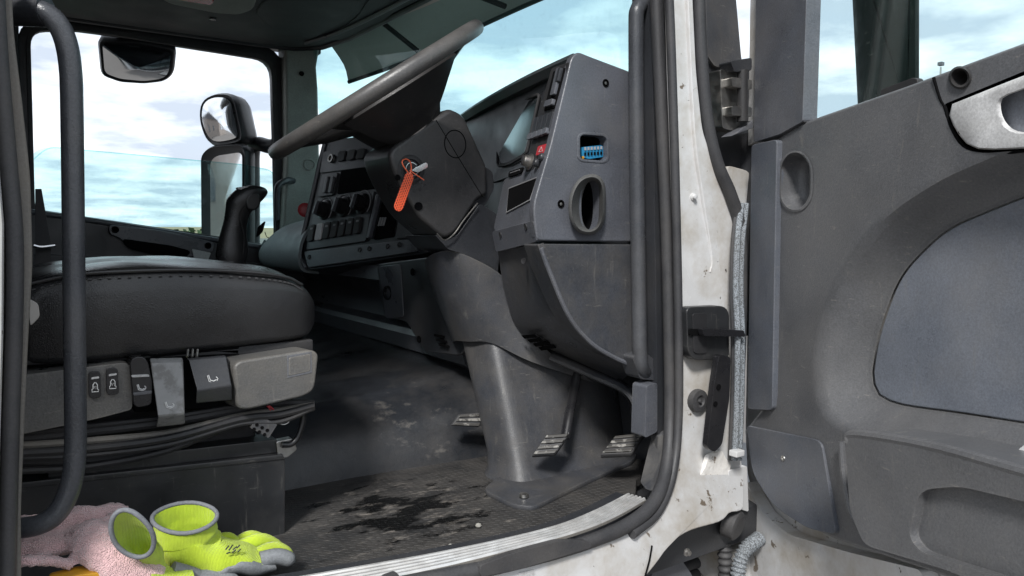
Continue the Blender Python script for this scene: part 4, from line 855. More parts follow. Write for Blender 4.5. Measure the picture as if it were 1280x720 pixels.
# piping and stitches along the top edge of the cushion
pp = [V((X, 1.535-w0*.985, (z0+z1)/2+.80*(z1-z0)/2)) for X, z0, z1, w0, _ in ((.01, .345, .470, .25, 0), (.08, .34, .487, .257, 0), (.16, .339, .491, .259, 0), (.25, .340, .490, .259, 0), (.34, .342, .482, .257, 0), (.40, .344, .470, .251, 0), (.43, .350, .453, .245, 0))]
def lift_path(P, dy, dz): return [p+V((0, dy, dz)) for p in P]
obj('piping', tube(spl(lift_path(pp, .007, .004), 6), .003, 8), M['leather'], cushion)
st = spl(lift_path(pp, .002, -.005), 12)
bm_ = None
for i in range(1, len(st)-1, 2):
    d_ = (st[i+1]-st[i-1]).normalized()
    bm_ = tube([st[i]-d_*.0024, st[i]+d_*.0024], .0011, 5, bm=bm_)
obj('stitching', bm_, mat('grey_thread', (.06, .06, .062), .6), cushion)
# backrest behind the pillar
bk = []
for z, X0, X1, w0 in ((.42, -.20, -.05, .24), (.55, -.235, -.065, .25), (.8, -.29, -.12, .25), (1.0, -.335, -.18, .22), (1.08, -.345, -.21, .17)):
    bk.append([V(((X0+X1)/2+p[0]*(X1-X0)/2, 1.53+p[1]*w0, z)) for p in rnd([(-1, -1), (1, -1), (1, 1), (-1, 1)], .5, 4)])
obj('backrest', loft(bk), M['leather'], seat, smooth=60)
YB = 1.262
panel = obj('base_panel', slab(px(rnd([(-40, 478, 4), (28, 469, 4), (156, 453, 6), (163, 457, 6), (166, 512, 6), (120, 524, 4), (28, 543, 4), (-40, 555, 4)], 5, 3), Y=YB), V((0, .12, 0)), .007, 3), M['seatgrey'], seat, label='grey plastic seat base panel with two rocker switches')
for u, v in ((119, 481), (141, 477)):
    f_ = obj('rocker_switch', slab(px(rnd([(u-8, v-16), (u+6, v-17), (u+8, v+13), (u+6, v+16), (u-6, v+17), (u-8, v+13)], 4, 3), Y=YB-.006), V((0, .012, 0)), .003, 3), M['black'], panel)
    obj('switch_bar', slab(px(rnd([(u-5, v-9), (u+5, v-10.5), (u+5, v-8), (u-5, v-6.5)], 1, 2), Y=YB-.0075), V((0, .003, 0)), .0005), M['silver'], f_)
    ic_ = px([(u-4, v+9), (u-4, v+6), (u-2.6, v+5), (u-2.8, v), (u-1, v-2.6), (u+1, v-2.6), (u+2.8, v), (u+2.6, v+5), (u+4, v+6), (u+4, v+8.5)], Y=YB-.0068)
    obj('seat_symbol', tube(ic_, .0007, 5, closed=True), M['print'], f_)
    obj('seat_symbol', tube(px([(u-1.5, v+2), (u+1.5, v+2), (u, v+5)], Y=YB-.0068), .0007, 5, closed=True), M['print'], f_)
def lever(pts_top, pts_bot, face, m, nm, label, Y=YB-.012, dep=.05):
    return obj(nm, slab(px(face, Y=Y), V((0, dep, 0)), .005, 3), M[m], seat, label=label)
def icon_seat(u, v, s, Y, par, extra=0):
    obj('seat_symbol', tube(px([(u-5*s, v-4*s), (u-3*s, v+2*s), (u+1*s, v+3.2*s), (u+4.5*s, v+1.5*s)], Y=Y), .0008, 5), M['print'], par)
    obj('seat_symbol', tube(px([(u-6.5*s, v-3.4*s), (u-4.4*s, v+3.6*s), (u+1*s, v+5*s), (u+5*s, v+3*s)], Y=Y), .0006, 5), M['print'], par)
    obj('seat_symbol', tube(px([(u+4*s, v-2*s), (u+6*s, v), (u+5.5*s, v+2.6*s)], Y=Y), .0007, 5), M['print'], par)
l1 = lever(0, 0, rnd([(162, 452, 5), (168, 446, 6), (180, 446, 6), (185, 452, 4), (191, 478, 3), (190, 506, 5), (172, 510, 5), (167, 506, 3)], 4, 3), 'black', 'seat_lever', 'narrow glossy black seat lever')
obj('lever_ridge', slab(px(rnd([(164, 469), (186, 468), (187, 471), (165, 472)], 1, 2), Y=YB-.015), V((0, .006, 0)), .001), M['silver'], l1)
obj('lever_ridge', slab(px(rnd([(166, 491), (190, 488), (190, 492), (167, 495)], 1, 2), Y=YB-.015), V((0, .006, 0)), .001), M['plas'], l1)
icon_seat(177, 484, .9, YB-.0128, l1)
l2r = [[U(u, v, Y=y) for u, v, y in r] for r in (((187, 448, YB), (228, 447, YB), (228, 447, YB+.04), (187, 448, YB+.04)), ((188, 454, YB-.012), (229, 453, YB-.012), (229, 453, YB+.04), (188, 454, YB+.04)), ((197, 519, YB-.032), (231, 515, YB-.032), (231, 515, YB+.02), (197, 519, YB+.02)), ((198, 521, YB-.032), (231, 518, YB-.032), (231, 518, YB+.015), (198, 521, YB+.015)), ((195, 534, YB-.012), (231, 530, YB-.012), (231, 530, YB+.01), (195, 534, YB+.01)))]
l2 = obj('seat_lever', bev(loft(l2r), .003, 2), M['lever'], seat, label='large worn silver-grey seat lever with paint rubbed off')
icon_seat(212, 506, .9, YB-.0305, l2)
l3r = [[U(u, v, Y=y) for u, v, y in r] for r in (((233, 448, YB-.004), (281, 444, YB-.004), (281, 444, YB+.05), (233, 448, YB+.05)), ((236, 450, YB-.010), (283, 446, YB-.010), (284, 446, YB+.05), (236, 450, YB+.05)), ((246, 486, YB-.030), (289, 479, YB-.030), (289, 479, YB+.03), (246, 486, YB+.03)), ((246, 489, YB-.031), (290, 482, YB-.031), (290, 482, YB+.03), (246, 489, YB+.03)), ((245, 504, YB-.022), (290, 500, YB-.022), (290, 500, YB+.02), (245, 504, YB+.02)))]
l3 = obj('seat_lever', bev(loft(l3r), .003, 2), M['plas_dark'], seat, label='wide dark seat lever with recline symbol')
icon_seat(266, 473, 1.05, YB-.0265, l3)
for k in range(3):
    obj('spring_pin', tube([U(234+k*6, 446, Y=YB-.002), U(235+k*6, 437, Y=YB+.01)], .002, 6), M['steel'], seat)
obj('lever_bay', slab(px([(160, 447), (300, 432), (300, 508), (168, 516)], Y=YB+.03), V((0, .03, 0)), .003), M['void'], seat)
endb = obj('end_housing', slab(px(rnd([(300, 451, 5), (390, 437, 8), (399, 442, 6), (394, 488, 10), (380, 496, 8), (312, 512, 8), (299, 512, 6), (295, 500, 6), (292, 458, 6)], 6, 4), Y=YB-.022), V((-.03, .16, 0)), .010, 3), M['seatgrey'], seat, label='dusty grey housing at the front of the seat base')
obj('housing_badge', slab(px(rnd([(361, 447), (388, 442), (388, 464), (361, 470)], 2, 2), Y=YB-.0235), V((0, .006, 0)), .0012), M['seatgrey'], endb)
obj('badge_frame', ringslab(px(grow([(361, 447), (388, 442), (388, 464), (361, 470)], 3), Y=YB-.0228), px([(361, 447), (388, 442), (388, 464), (361, 470)], Y=YB-.0228), V((0, .004, 0)), .0004), M['plas'], endb)
obj('seat_pan', slab(px([(20, 447), (200, 443), (330, 430), (392, 424), (392, 440), (20, 458)], Y=YB+.03), V((0, .44, 0)), .004), M['blackmat'], seat)
obj('suspension_bellows', box((.12, 1.55, .24), (.24, .2, .09), .02), M['blackmat'], seat)
# steel seat box
sb = obj('seat_box', slab(px([(-60, 612), (20, 604), (354, 568), (357, 576), (357, 668), (357, 694), (-60, 760)], Y=1.30), V((0, .42, 0)), .004), M['steelbox'], seat, label='black painted steel box under the seat')
obj('box_lip', slab([U(u, v, Y=1.297) for u, v in ((-60, 612), (20, 604), (354, 568), (356, 574), (20, 612), (-60, 620))], V((0, .03, 0)), .002), M['steelbox'], sb)
obj('slide_rail', slab(px([(60, 582), (346, 549), (347, 566), (60, 598)], Y=1.31), V((0, .05, 0)), .002), M['steelbox'], seat)
obj('rail_bracket', slab(px(rnd([(345, 552), (366, 548), (372, 562), (360, 572), (348, 574)], 2, 2), Y=1.305), V((0, .02, 0)), .002), M['steel'], seat)
obj('release_bar', tube(spl(px([(352, 556), (364, 555), (373, 545), (379, 525), (377, 517), (366, 514)], Y=1.30), 6), .0055, 10), M['black'], seat)
obj('bar_cap', tube(px([(368, 514), (376, 516)], Y=1.298), .006, 8), M['print'], seat)
# cables hanging in a bundle below the panel
for k, (v0, v1, v2, v3, r) in enumerate(((548, 540, 528, 512, .007), (556, 551, 541, 520, .0055), (566, 561, 548, 524, .0065), (578, 576, 560, 528, .0075), (588, 583, 563, 527, .0055), (572, 569, 556, 530, .0045), (541, 533, 522, 508, .005))):
    obj('cable', tube(spl([U(u, v, Y=1.29-.012*(k % 3)) for u, v in ((-20, v0+2), (40, v0), (110, v1), (210, v2), (300, v3), (350, v3-8+k), (392, 505+k))], 7), r, 8), M['blackmat'] if k != 1 else M['rubber_dusty'], seat)
cnn = obj('cable_connector', slab(px(rnd([(322, 518, 1), (347, 531, 1), (336, 548, 1), (313, 535, 1)], 1, 2), Y=1.262), V((0, .022, 0)), .001), M['plas_dirty'], seat, label='loose dusty cable connector')
for a in range(3):
    for b_ in range(2):
        obj('pin_hole', disc(U(321+a*6.5+b_*-3.5, 531+a*3.4+b_*5.4, Y=1.2619), (0, -1, 0), [(.003, 0), (.003, .0012), (.001, .001)], 8), M['void'], cnn)
for k in range(2):
    obj('red_wire', tube(spl(px([(336+k*3, 521), (338+k*4, 513), (334+k*2, 507)], Y=1.275), 5), .0016, 6), M['red'], cnn)
obj('pull_ring', tube([U(355, 525, Y=1.28)+V((math.cos(a)*.010, 0, math.sin(a)*.008)) for a in [i*math.pi/10 for i in range(20)]], .001, 5, closed=True), M['steel'], seat)
obj('belt_anchor', slab(px(rnd([(34, 372), (48, 380), (50, 396), (38, 408)], 4, 3), Y=1.24), V((0, .01, 0)), .002), M['steel'], seat)
blt = obj('seat_belt', slab([U(u, v, Y=y) for u, v, y in ((44, 236, 1.9), (52, 236, 1.9), (64, 305, 1.86), (64, 330, 1.86), (44, 330, 1.86))], V((0, .004, 0)), .001), M['blackmat'], seat)
obj('belt_buckle', tube(spl(px([(42, 307), (52, 309), (69, 307)], Y=1.85), 5), .004, 8), M['chrome'], blt)

# ============================================================ GEAR LEVER
gl = thing('gear_lever', tuple(U(298, 325, Y=1.98)), 'black leather gear lever grip standing beyond the seat', 'gear lever')
gr = []
for u, v, w_, d_ in ((285, 330, 18, .020), (286, 318, 20, .022), (287, 305, 19, .021), (288, 290, 16, .018), (291, 275, 15, .018), (295, 262, 17, .020), (302, 250, 22, .024), (309, 241, 21.5, .024), (312, 235, 16, .02), (313, 232, 6, .01)):
    c_ = U(u+4, v, Y=1.98); rw = (U(u+4+w_, v, Y=1.98)-c_).length
    gr.append([c_+V((math.cos(a)*rw, math.sin(a)*d_, 0)) for a in [i*math.pi/8 for i in range(16)]])
obj('grip', loft([list(c) for c in zip(*[spl(k, 3) for k in zip(*gr)])]), M['leather'], gl, smooth=70)
obj('gear_selector', slab(px(rnd([(306, 247), (318, 238), (327, 245), (326, 258), (318, 264), (308, 262)], 7, 4), Y=1.955), V((0, .045, 0)), .010, 3), M['leather'], gl)
obj('grip_cap', slab(px(rnd([(296, 234), (318, 233), (320, 236), (298, 237)], 2, 2), Y=1.965), V((0, .02, 0)), .003), M['silver'], gl)
obj('collar', disc(U(289, 326, Y=1.98), (0, 0, 1), [(.034, -.05), (.034, -.01), (.031, .0)], 18), M['black'], gl)
obj('shaft', tube([U(289, 330, Y=1.98), V((U(289, 330, Y=1.98).x+.02, 1.98, .13))], .014, 10), M['blackmat'], gl)
obj('seam', tube(spl([U(u, v, Y=1.955) for u, v in ((304, 318), (305, 295), (302, 280), (300, 268), (306, 258))], 5), .0012, 6), M['blackmat'], gl)

# ============================================================ PEDALS
def pedal(name, label, pad, Y, arm, armr, treads, wear):
    t_ = thing(name, tuple(U(pad[0][0], pad[0][1], Y=Y)), label, 'pedal')
    P = [U(u, v, Y=y) for u, v, y in pad]
    nrm = (P[1]-P[0]).cross(P[3]-P[0]).normalized()
    if nrm.dot(CAM-P[0]) < 0: nrm = -nrm
    p_ = obj('pedal_pad', slab(P, -nrm*.016, .004), M['rubber'], t_)
    for k in range(treads):
        a, b = (k+.15)/treads, (k+.8)/treads
        q = [P[0].lerp(P[1], a), P[0].lerp(P[1], b), P[3].lerp(P[2], b), P[3].lerp(P[2], a)]
        c_ = sum(q, V())/4
        obj('tread', slab([c_.lerp(x, .9)-nrm*.001 for x in q], nrm*.005, .0012), M[wear], p_)
    obj('pedal_arm', tube(spl([U(u, v, Y=y) for u, v, y in arm], 6), armr, 10, flat=.6), M['black'], t_)
    return t_
wt = mat('worn_tread', (.05, .047, .043), .5, chips=[((.26, .25, .23), 60, .52, .6)]); M['wt'] = wt
pedal('clutch_pedal', 'dusty clutch pedal on the far side of the steering pedestal', [(564, 532, 1.455), (574, 518, 1.455), (606, 515, 1.435), (600, 534, 1.435)], 1.45, [(602, 522, 1.45), (612, 480, 1.46), (620, 440, 1.47)], .010, 3, 'wt')
pedal('brake_pedal', 'worn brake pedal hanging beside the steering pedestal', [(664, 570, 1.235), (683, 543, 1.235), (713, 541, 1.215), (694, 568, 1.205)], 1.23, [(706, 548, 1.24), (711, 520, 1.26), (718, 485, 1.29), (722, 462, 1.3)], .011, 4, 'wt')
ap = pedal('accelerator_pedal', 'worn accelerator pedal beside the door sill corner', [(750, 568, 1.15), (768, 545, 1.16), (806, 541, 1.12), (790, 566, 1.11)], 1.13, [(796, 542, 1.13), (797, 522, 1.14), (790, 496, 1.16), (770, 478, 1.2)], .013, 4, 'wt')

# ============================================================ KERB MIRROR above the passenger window
km = thing('kerb_mirror', tuple(U(171, 52, Y=YP+.05)), 'rounded kerb mirror hung above the passenger window', 'mirror')
KN = V((-.20, -.66, -.72)).normalized()
mirror_head(rnd([(124, 51, 6), (172, 53, 10), (218, 62, 6), (215, 92, 8), (205, 101, 8), (180, 104, 6), (150, 102, 6), (128, 94, 7)], 6, 4), rnd([(128, 54, 5), (172, 57, 10), (214, 65, 5), (211, 91, 8), (203, 98, 8), (180, 101, 6), (150, 98, 6), (131, 91, 7)], 6, 4), U(171, 78, Y=YP+.10), KN, .07, None, km, bulge=.02)
obj('mirror_mount', slab(px(rnd([(155, 38), (188, 42), (188, 56), (155, 54)], 2, 2), Y=YP+.06), V((0, .08, 0)), .004), M['blackmat'], km)
# ============================================================ OPEN DRIVER DOOR
HG = V((1.25, .96, 0)); DD = V((-.365, -.931, 0)).normalized(); DN = V((-.931, .365, 0)).normalized()   # DN looks into the cab
door = thing('driver_door', (HG.x, HG.y, -.1), 'open driver door with dark grey inner panel and silver release handle', 'door')
def D(u, v, n=0.0):
    p0 = HG+DN*n; d = ray(u, v); return CAM+d*((p0-CAM).dot(DN)/d.dot(DN))
def dpts(pts, n=0.0): return [D(u, v, n) for u, v in pts]
def dslab(nm, pts, n, thick, m, par=door, b=.004, seg=2, r=6, k=4, label=None, ang=.45):
    return obj(nm, slab(dpts(rnd(pts, r, k), n), -DN*thick, b, seg, ang=ang), M[m], par, label=label)
M['doorplas'] = mat('door_grey_plastic', (.098, .1, .106), .34, grain=.25, gscale=420, dust=.45, dcol=(.165, .158, .15), dscale=4, dlo=.42, scratch=.5, vary=.12, edge=.35, glint_wear_col=(.24, .23, .22))
M['doorstrip'] = mat('dark_blue_grey_trim', (.085, .094, .113), .34, grain=.18, gscale=420, dust=.45, dcol=(.15, .14, .13), scratch=.3, edge=.3, glint_wear_col=(.22, .22, .23))
M['doorblue'] = mat('blue_grey_trim', (.16, .175, .205), .33, grain=.18, gscale=420, dust=.45, dcol=(.2, .195, .19), scratch=.3, edge=.3, glint_wear_col=(.3, .31, .33))
dslab('door_shell', [(937, 176), (975, 165), (1003, 172), (1400, 22), (1400, 830), (1150, 724), (1060, 700), (1000, 690), (962, 652), (934, 600), (931, 540)], -.062, .03, 'white', b=.008, seg=3, r=14, label='white painted door skin')
# inner panel: flat outer part falling back into a large scoop
cen = V((1240, 395))
def polar(loop, n=72):
    out = []; L_ = len(loop)
    for k in range(n):
        a = 2*math.pi*k/n; d = V((math.cos(a), math.sin(a))); best = None
        for i in range(L_):
            p, q = V(loop[i][:2])-cen, V(loop[(i+1) % L_][:2])-cen; e = q-p
            den = d.x*e.y-d.y*e.x
            if abs(den) < 1e-9: continue
            t = (p.x*e.y-p.y*e.x)/den; s = (p.x*d.y-p.y*d.x)/den
            if t > 0 and -1e-6 <= s <= 1+1e-6 and (best is None or t > best): best = t
        out.append(tuple(cen+d*best))
    return out
PO = rnd([(932, 524, 4), (966, 517, 4), (970, 420, 3), (974, 168, 5), (1003, 154, 4), (1140, 106, 6), (1175, 93, 4), (1400, 10, 3), (1400, 800, 3), (1160, 712, 6), (1050, 676, 6), (990, 648, 12), (948, 602, 14), (931, 556, 8)], 6, 4)
SA = rnd([(1390, 135, 3), (1280, 180, 20), (1180, 222, 30), (1105, 270, 40), (1048, 345, 40), (1024, 420, 30), (1020, 480, 20), (1030, 520, 16), (1062, 540, 16), (1150, 552, 20), (1280, 585, 10), (1390, 610, 3)], 20, 6)
SB = rnd([(1380, 212, 3), (1280, 245, 20), (1182, 285, 30), (1125, 342, 30), (1098, 415, 30), (1089, 470, 14), (1096, 496, 14), (1125, 507, 16), (1200, 517, 16), (1380, 545, 3)], 20, 6)
po, sa, sbb = polar(PO), polar(SA), polar(SB)
mid = [(a[0]*.5+b[0]*.5, a[1]*.5+b[1]*.5) for a, b in zip(sa, sbb)]
q1 = [(a[0]*.82+b[0]*.18, a[1]*.82+b[1]*.18) for a, b in zip(sa, sbb)]
q3 = [(a[0]*.12+b[0]*.88, a[1]*.12+b[1]*.88) for a, b in zip(sa, sbb)]
inn = grow(po, -3)
if abs(inn[0][0]-cen.x) > abs(po[0][0]-cen.x): inn = grow(po, 3)
dpanel = obj('inner_panel', loft([dpts(po, -.022), dpts(po, -.004), dpts(inn, 0), dpts(grow(sa, 8), .006), dpts(sa, .005), dpts(q1, -.004), dpts(mid, -.024), dpts(q3, -.042), dpts(sbb, -.044), dpts(sbb, -.060)], True, False), M['doorplas'], door, smooth=70, label='dark grey inner panel with a large rounded scoop')
obj('scoop_insert', slab(dpts(grow(sbb, -1.5), -.042), -DN*.014, .003, 2), M['doorblue'], door, label='smooth blue-grey insert in the door scoop')
cut(dpanel, [slab(dpts(rnd([(975, 205, 12), (985, 190, 12), (1003, 190, 12), (1014, 205, 12), (1014, 248, 12), (1003, 263, 12), (985, 263, 12), (975, 250, 12)], 12, 4), .0), -DN*.09, 0, shift=DN*.02),
             slab(dpts([(1200+math.cos(i*math.pi/12)*13.5, 97+math.sin(i*math.pi/12)*13.5) for i in range(24)], .0), -DN*.1, 0, shift=DN*.04),
             slab(dpts(rnd([(1180, 131), (1400, 40), (1400, 178), (1232, 192, 14), (1205, 186, 16), (1188, 158, 12)], 6, 4), .0), -DN*.07, 0, shift=DN*.04)])
# pull recess lining
pr = rnd([(973, 205, 12), (985, 188, 12), (1003, 188, 12), (1016, 205, 12), (1016, 248, 12), (1003, 265, 12), (985, 265, 12), (973, 250, 12)], 12, 4)
prc = (994, 227)
obj('pull_cup', loft([dpts(pr, .0035), dpts(grow(pr, -2.5), .0045), dpts(grow(pr, -4), .0), [p-DN*.03 for p in dpts(grow(pr, -6), 0)], [p-DN*.045 for p in dpts(grow(pr, -11), 0)]], True, 'end'), M['doorplas'], dpanel, smooth=60, label='oval pull recess in the door panel')
rh = [(1200+math.cos(i*math.pi/12)*14.5, 97+math.sin(i*math.pi/12)*14.5) for i in range(24)]
obj('lock_bezel', loft([dpts(rh, .002), dpts(grow(rh, -2.5), .006), dpts(grow(rh, -5), .002), [p-DN*.05 for p in dpts(grow(rh, -5.5), 0)]], True, 'end'), M['blackmat'], dpanel, smooth=50)
# upper trim by the release handle
dslab('upper_trim', [(1169, 98), (1400, 16), (1400, 36), (1214, 100), (1185, 126), (1176, 122)], .006, .008, 'doorplas', b=.002, r=4) if False else None
obj('trim_groove', tube([D(u, v, .001) for u, v in rnd([(1167, 97), (1176, 126, 8), (1181, 132), (1188, 160, 12), (1206, 188, 14), (1234, 194), (1300, 186), (1400, 178)], 6, 4, False)], .0022, 6), M['void'], dpanel)
dslab('handle_well', [(1178, 129), (1400, 38), (1400, 182), (1232, 195), (1203, 189), (1186, 160)], -.028, .006, 'void', dpanel, b=.001)
rh2 = rnd([(1183, 133, 6), (1255, 104, 10), (1400, 48, 4), (1400, 180, 4), (1232, 188, 14), (1210, 184, 14), (1192, 160, 14)], 8, 4)
hw = rnd([(1250, 122, 10), (1290, 108, 6), (1390, 75, 4), (1390, 160, 4), (1290, 166, 6), (1266, 164, 12), (1252, 146, 10)], 8, 4)
cen = V((1320, 130))
ro, ri = polar(rh2, 60), polar(hw, 60)
rel = obj('release_handle', loft([dpts(ro, -.02), dpts(ro, .004), dpts(grow(ro, -2) if True else ro, .009), dpts([(a[0]*.6+b[0]*.4, a[1]*.6+b[1]*.4) for a, b in zip(ro, ri)], .010), dpts([(a[0]*.1+b[0]*.9, a[1]*.1+b[1]*.9) for a, b in zip(ro, ri)], .009), dpts(ri, .005), dpts(ri, -.02)], True, False), M['silver'], door, smooth=50, label='silver door release handle')
obj('handle_cup', slab(dpts(grow(ri, 2), -.012), -DN*.006, .001), M['doorblue'], rel)
obj('handle_screw', disc(D(1201, 165, .007), DN, [(.0035, 0), (.003, .0015), (.001, .0012)], 10), M['blackmat'], rel)
# blue-grey strip on the hinge side, lower insert, pocket
dslab('hinge_trim', [(939, 181, 5), (971, 174, 5), (965, 513, 6), (934, 512, 5)], .012, .03, 'doorstrip', b=.006, seg=3, label='blue-grey trim strip along the hinge edge')
li = dslab('lower_insert', [(933, 532, 4), (1026, 551, 10), (1045, 668, 8), (1010, 661, 10), (965, 632, 20), (940, 590, 12)], .009, .02, 'doorstrip', b=.004, r=8, label='blue-grey insert at the lower hinge corner')
obj('screw', disc(D(979, 573, .009), DN, [(.006, 0), (.0055, .0015), (.003, .001), (.0015, -.001)], 12), M['steel'], li)
pk = dslab('door_pocket', [(1056, 552, 10), (1068, 540, 10), (1160, 556, 10), (1400, 622, 4), (1400, 800, 4), (1180, 712, 8), (1080, 682, 12), (1062, 640, 16)], .085, .10, 'doorplas', b=.022, seg=4, r=10, label='moulded storage pocket at the foot of the door')
ppl = rnd([(1150, 612, 16), (1200, 608, 14), (1400, 655, 4), (1400, 770, 4), (1150, 690, 12), (1135, 670, 12)], 10, 4)
cut(pk, [slab(dpts(ppl, .085), -DN*.034, 0, shift=DN*.02)])
obj('highlight_lip', tube(spl(dpts([(1060, 552), (1070, 543), (1160, 557), (1280, 590), (1400, 624)], .080), 5), .007, 8), M['doorplas'], pk)  # added bead along the pocket's front edge, there for a crisp highlight
obj('pocket_edge', tube(spl(dpts([(1052, 552), (1056, 600), (1064, 640), (1082, 672)], .018), 5), .006, 8), M['doorplas'], pk)
obj('pocket_paper', slab(dpts([(1256, 575), (1282, 555), (1330, 560), (1330, 600), (1270, 586)], .0), -DN*.003, 0), M['print'], door, label='white paper edge in the door pocket')
dslab('lower_skin', [(930, 600, 6), (952, 640, 10), (985, 668, 10), (1060, 690, 6), (1150, 712, 6), (1170, 790, 3), (940, 790, 3), (936, 700, 3)], -.03, .03, 'white', b=.006, seg=2, r=6)
# window frame, glass
dslab('window_pillar', [(950, -330, 3), (1018, -330, 3), (1003, 152, 3), (974, 168, 3), (942, 178, 3)], .006, .03, 'plas', b=.008, seg=3, r=3, label='dark window pillar trim')
dslab('window_seal', [(1014, -330, 1), (1019, -330, 1), (1005, 153, 1), (1000, 155, 1)], .002, .02, 'rubber', b=.002, r=1)
dslab('pillar_skin', [(943, -330, 1), (956, -330, 1), (942, 178, 1), (935, 182, 1)], -.012, .03, 'white', b=.004, r=1)
obj('window_frame', tube(dpts([(985, -330), (1060, -345), (1390, -420), (1405, -400), (1400, 30)], -.01), .022, 8), M['plas_dark'], door)
dslab('door_window', [(1012, -330, 1), (1400, -415, 1), (1400, 40, 1), (1140, 120, 1), (1004, 172, 1)], -.03, .004, 'doorglass', b=0, r=1, label='tinted door window glass')
obj('glass_guide', slab(dpts(rnd([(1100, 112), (1140, 97), (1146, 98), (1147, 106), (1100, 122)], 2, 2), -.01), -DN*.012, .002), M['blackmat'], door)
# the driver's side mirror outside the door glass
MB = [(1062, -70, 12), (1149, -70, 12), (1149, 152, 14), (1074, 168, 18)]
ml = rnd(MB, 12, 6)
dmir = obj('door_mirror', loft([dpts(grow(ml, -14), -.158), dpts(grow(ml, -5), -.162), dpts(grow(ml, -1.5), -.17), dpts(ml, -.185), dpts(grow(ml, -2), -.26), dpts(grow(ml, -14), -.28)]), M['mirrorback'], door, smooth=60, label='black driver mirror housing seen through the door window')
obj('mirror_rail', tube(dpts([(1138, -70), (1138, 60), (1136, 140)], -.165), .006, 8), M['plas'], dmir)
obj('mirror_arm', tube([D(1110, 150, -.22), D(1060, 190, -.16), D(1010, 210, -.06)], .018, 10), M['plas_dark'], dmir)

# ============================================================ GLOVES, TOWEL
def knit_material():
    m = mat('neon_yellow_knit', (.52, .68, .03), .75, vary=.14, dust=.45, dcol=(.33, .38, .06), dscale=14, sheen=.3)
    t = m.node_tree; L = t.links.new; b = t.nodes['Principled BSDF']; tc = nn(t, 'ShaderNodeTexCoord')
    w1 = nn(t, 'ShaderNodeTexWave'); L(tc.outputs['Object'], w1.inputs['Vector']); w1.inputs['Scale'].default_value = 170; w1.bands_direction = 'X'; w1.inputs['Distortion'].default_value = 1.2
    w2 = nn(t, 'ShaderNodeTexWave'); L(tc.outputs['Object'], w2.inputs['Vector']); w2.inputs['Scale'].default_value = 230; w2.bands_direction = 'Z'; w2.inputs['Distortion'].default_value = 1
    mm = nn(t, 'ShaderNodeMath', operation='ADD'); L(w1.outputs['Fac'], mm.inputs[0]); L(w2.outputs['Fac'], mm.inputs[1])
    bp = nn(t, 'ShaderNodeBump'); bp.inputs['Strength'].default_value = .6; bp.inputs['Distance'].default_value = .0018; L(mm.outputs[0], bp.inputs['Height']); L(bp.outputs[0], b.inputs['Normal'])
    return m
M['knit'] = knit_material()
M['latex'] = mat('grey_latex', (.17, .18, .19), .6, grain=.35, gscale=450, dust=.3, dcol=(.3, .28, .25), bumpbig=.15)
M['hem'] = mat('grey_hem', (.16, .168, .185), .75, grain=.3, gscale=700)
M['ink'] = mat('black_ink', (.03, .04, .02), .6)
def wob(p, a, s, seed=0):
    q = noise.noise_vector(V(p)*s+V((seed, seed*1.7, 0))); return V(p)+q*a
def glove(name, loc, label, secs, hem_r, tips, latex_from, wall=.0022, seed=0):
    """secs: list of (centre, axis A, axis B) from the cuff opening to the knuckles; fingers run on as tapering loops"""
    root = thing(name, loc, label, 'glove', None)
    n = 28; cs = [list(x) for x in secs]
    C_ = spl([s[0] for s in cs], 5); A_ = spl([s[1] for s in cs], 5); B_ = spl([s[2] for s in cs], 5)
    outer = [[wob(c+a*math.cos(2*math.pi*k/n)+b*math.sin(2*math.pi*k/n), .004+.004*min(1, i/8), 16 if i < 8 else 26, seed) for k in range(n)] for i, (c, a, b) in enumerate(zip(C_, A_, B_))]
    inner = [[c+(p-c)*.93 for p in r] for c, r in zip(C_[:14], outer[:14])]
    rings = inner[::-1]+outer
    sl = obj('glove_body', loft(rings, True, True), M['knit'], root, smooth=70)
    obj('cuff_hem', tube(outer[0], hem_r, 10, closed=True), M['hem'], root, smooth=70)
    # dipped palm: the lower half of the hand
    lo = []
    for i in range(int(latex_from*len(outer)), len(outer)):
        r = outer[i]; c = C_[i]; f = (i-latex_from*len(outer))/(len(outer)*(1-latex_from))
        low = sorted(range(n), key=lambda k: r[k].z)
        zmin, zmax = r[low[0]].z, r[low[-1]].z; lim = zmin+(zmax-zmin)*(.12+.62*min(1, f*2.2))
        # ring clipped at the dip line
        rr = []
        for p in r:
            q = c+(p-c)*1.045
            if q.z > lim: q = V((c.x+(q.x-c.x)*.9, c.y+(q.y-c.y)*.9, lim))
            rr.append(q)
        lo.append(rr)
    if len(lo) > 2: obj('latex_dip', loft(lo, True, True), M['latex'], root, smooth=60)
    for (p0, p1, p2, r0, grey) in tips:
        P = spl([p0, p1, p2], 6); nP = len(P)
        obj('glove_finger', tube([wob(p, .002, 30, seed) for p in P], lambda t: r0*(1.0-.12*t)*(math.sqrt(max(0.02, 1-((t-.72)/.28)**2)) if t > .72 else 1), 12), M['latex' if grey else 'knit'], root, smooth=70)
    return root
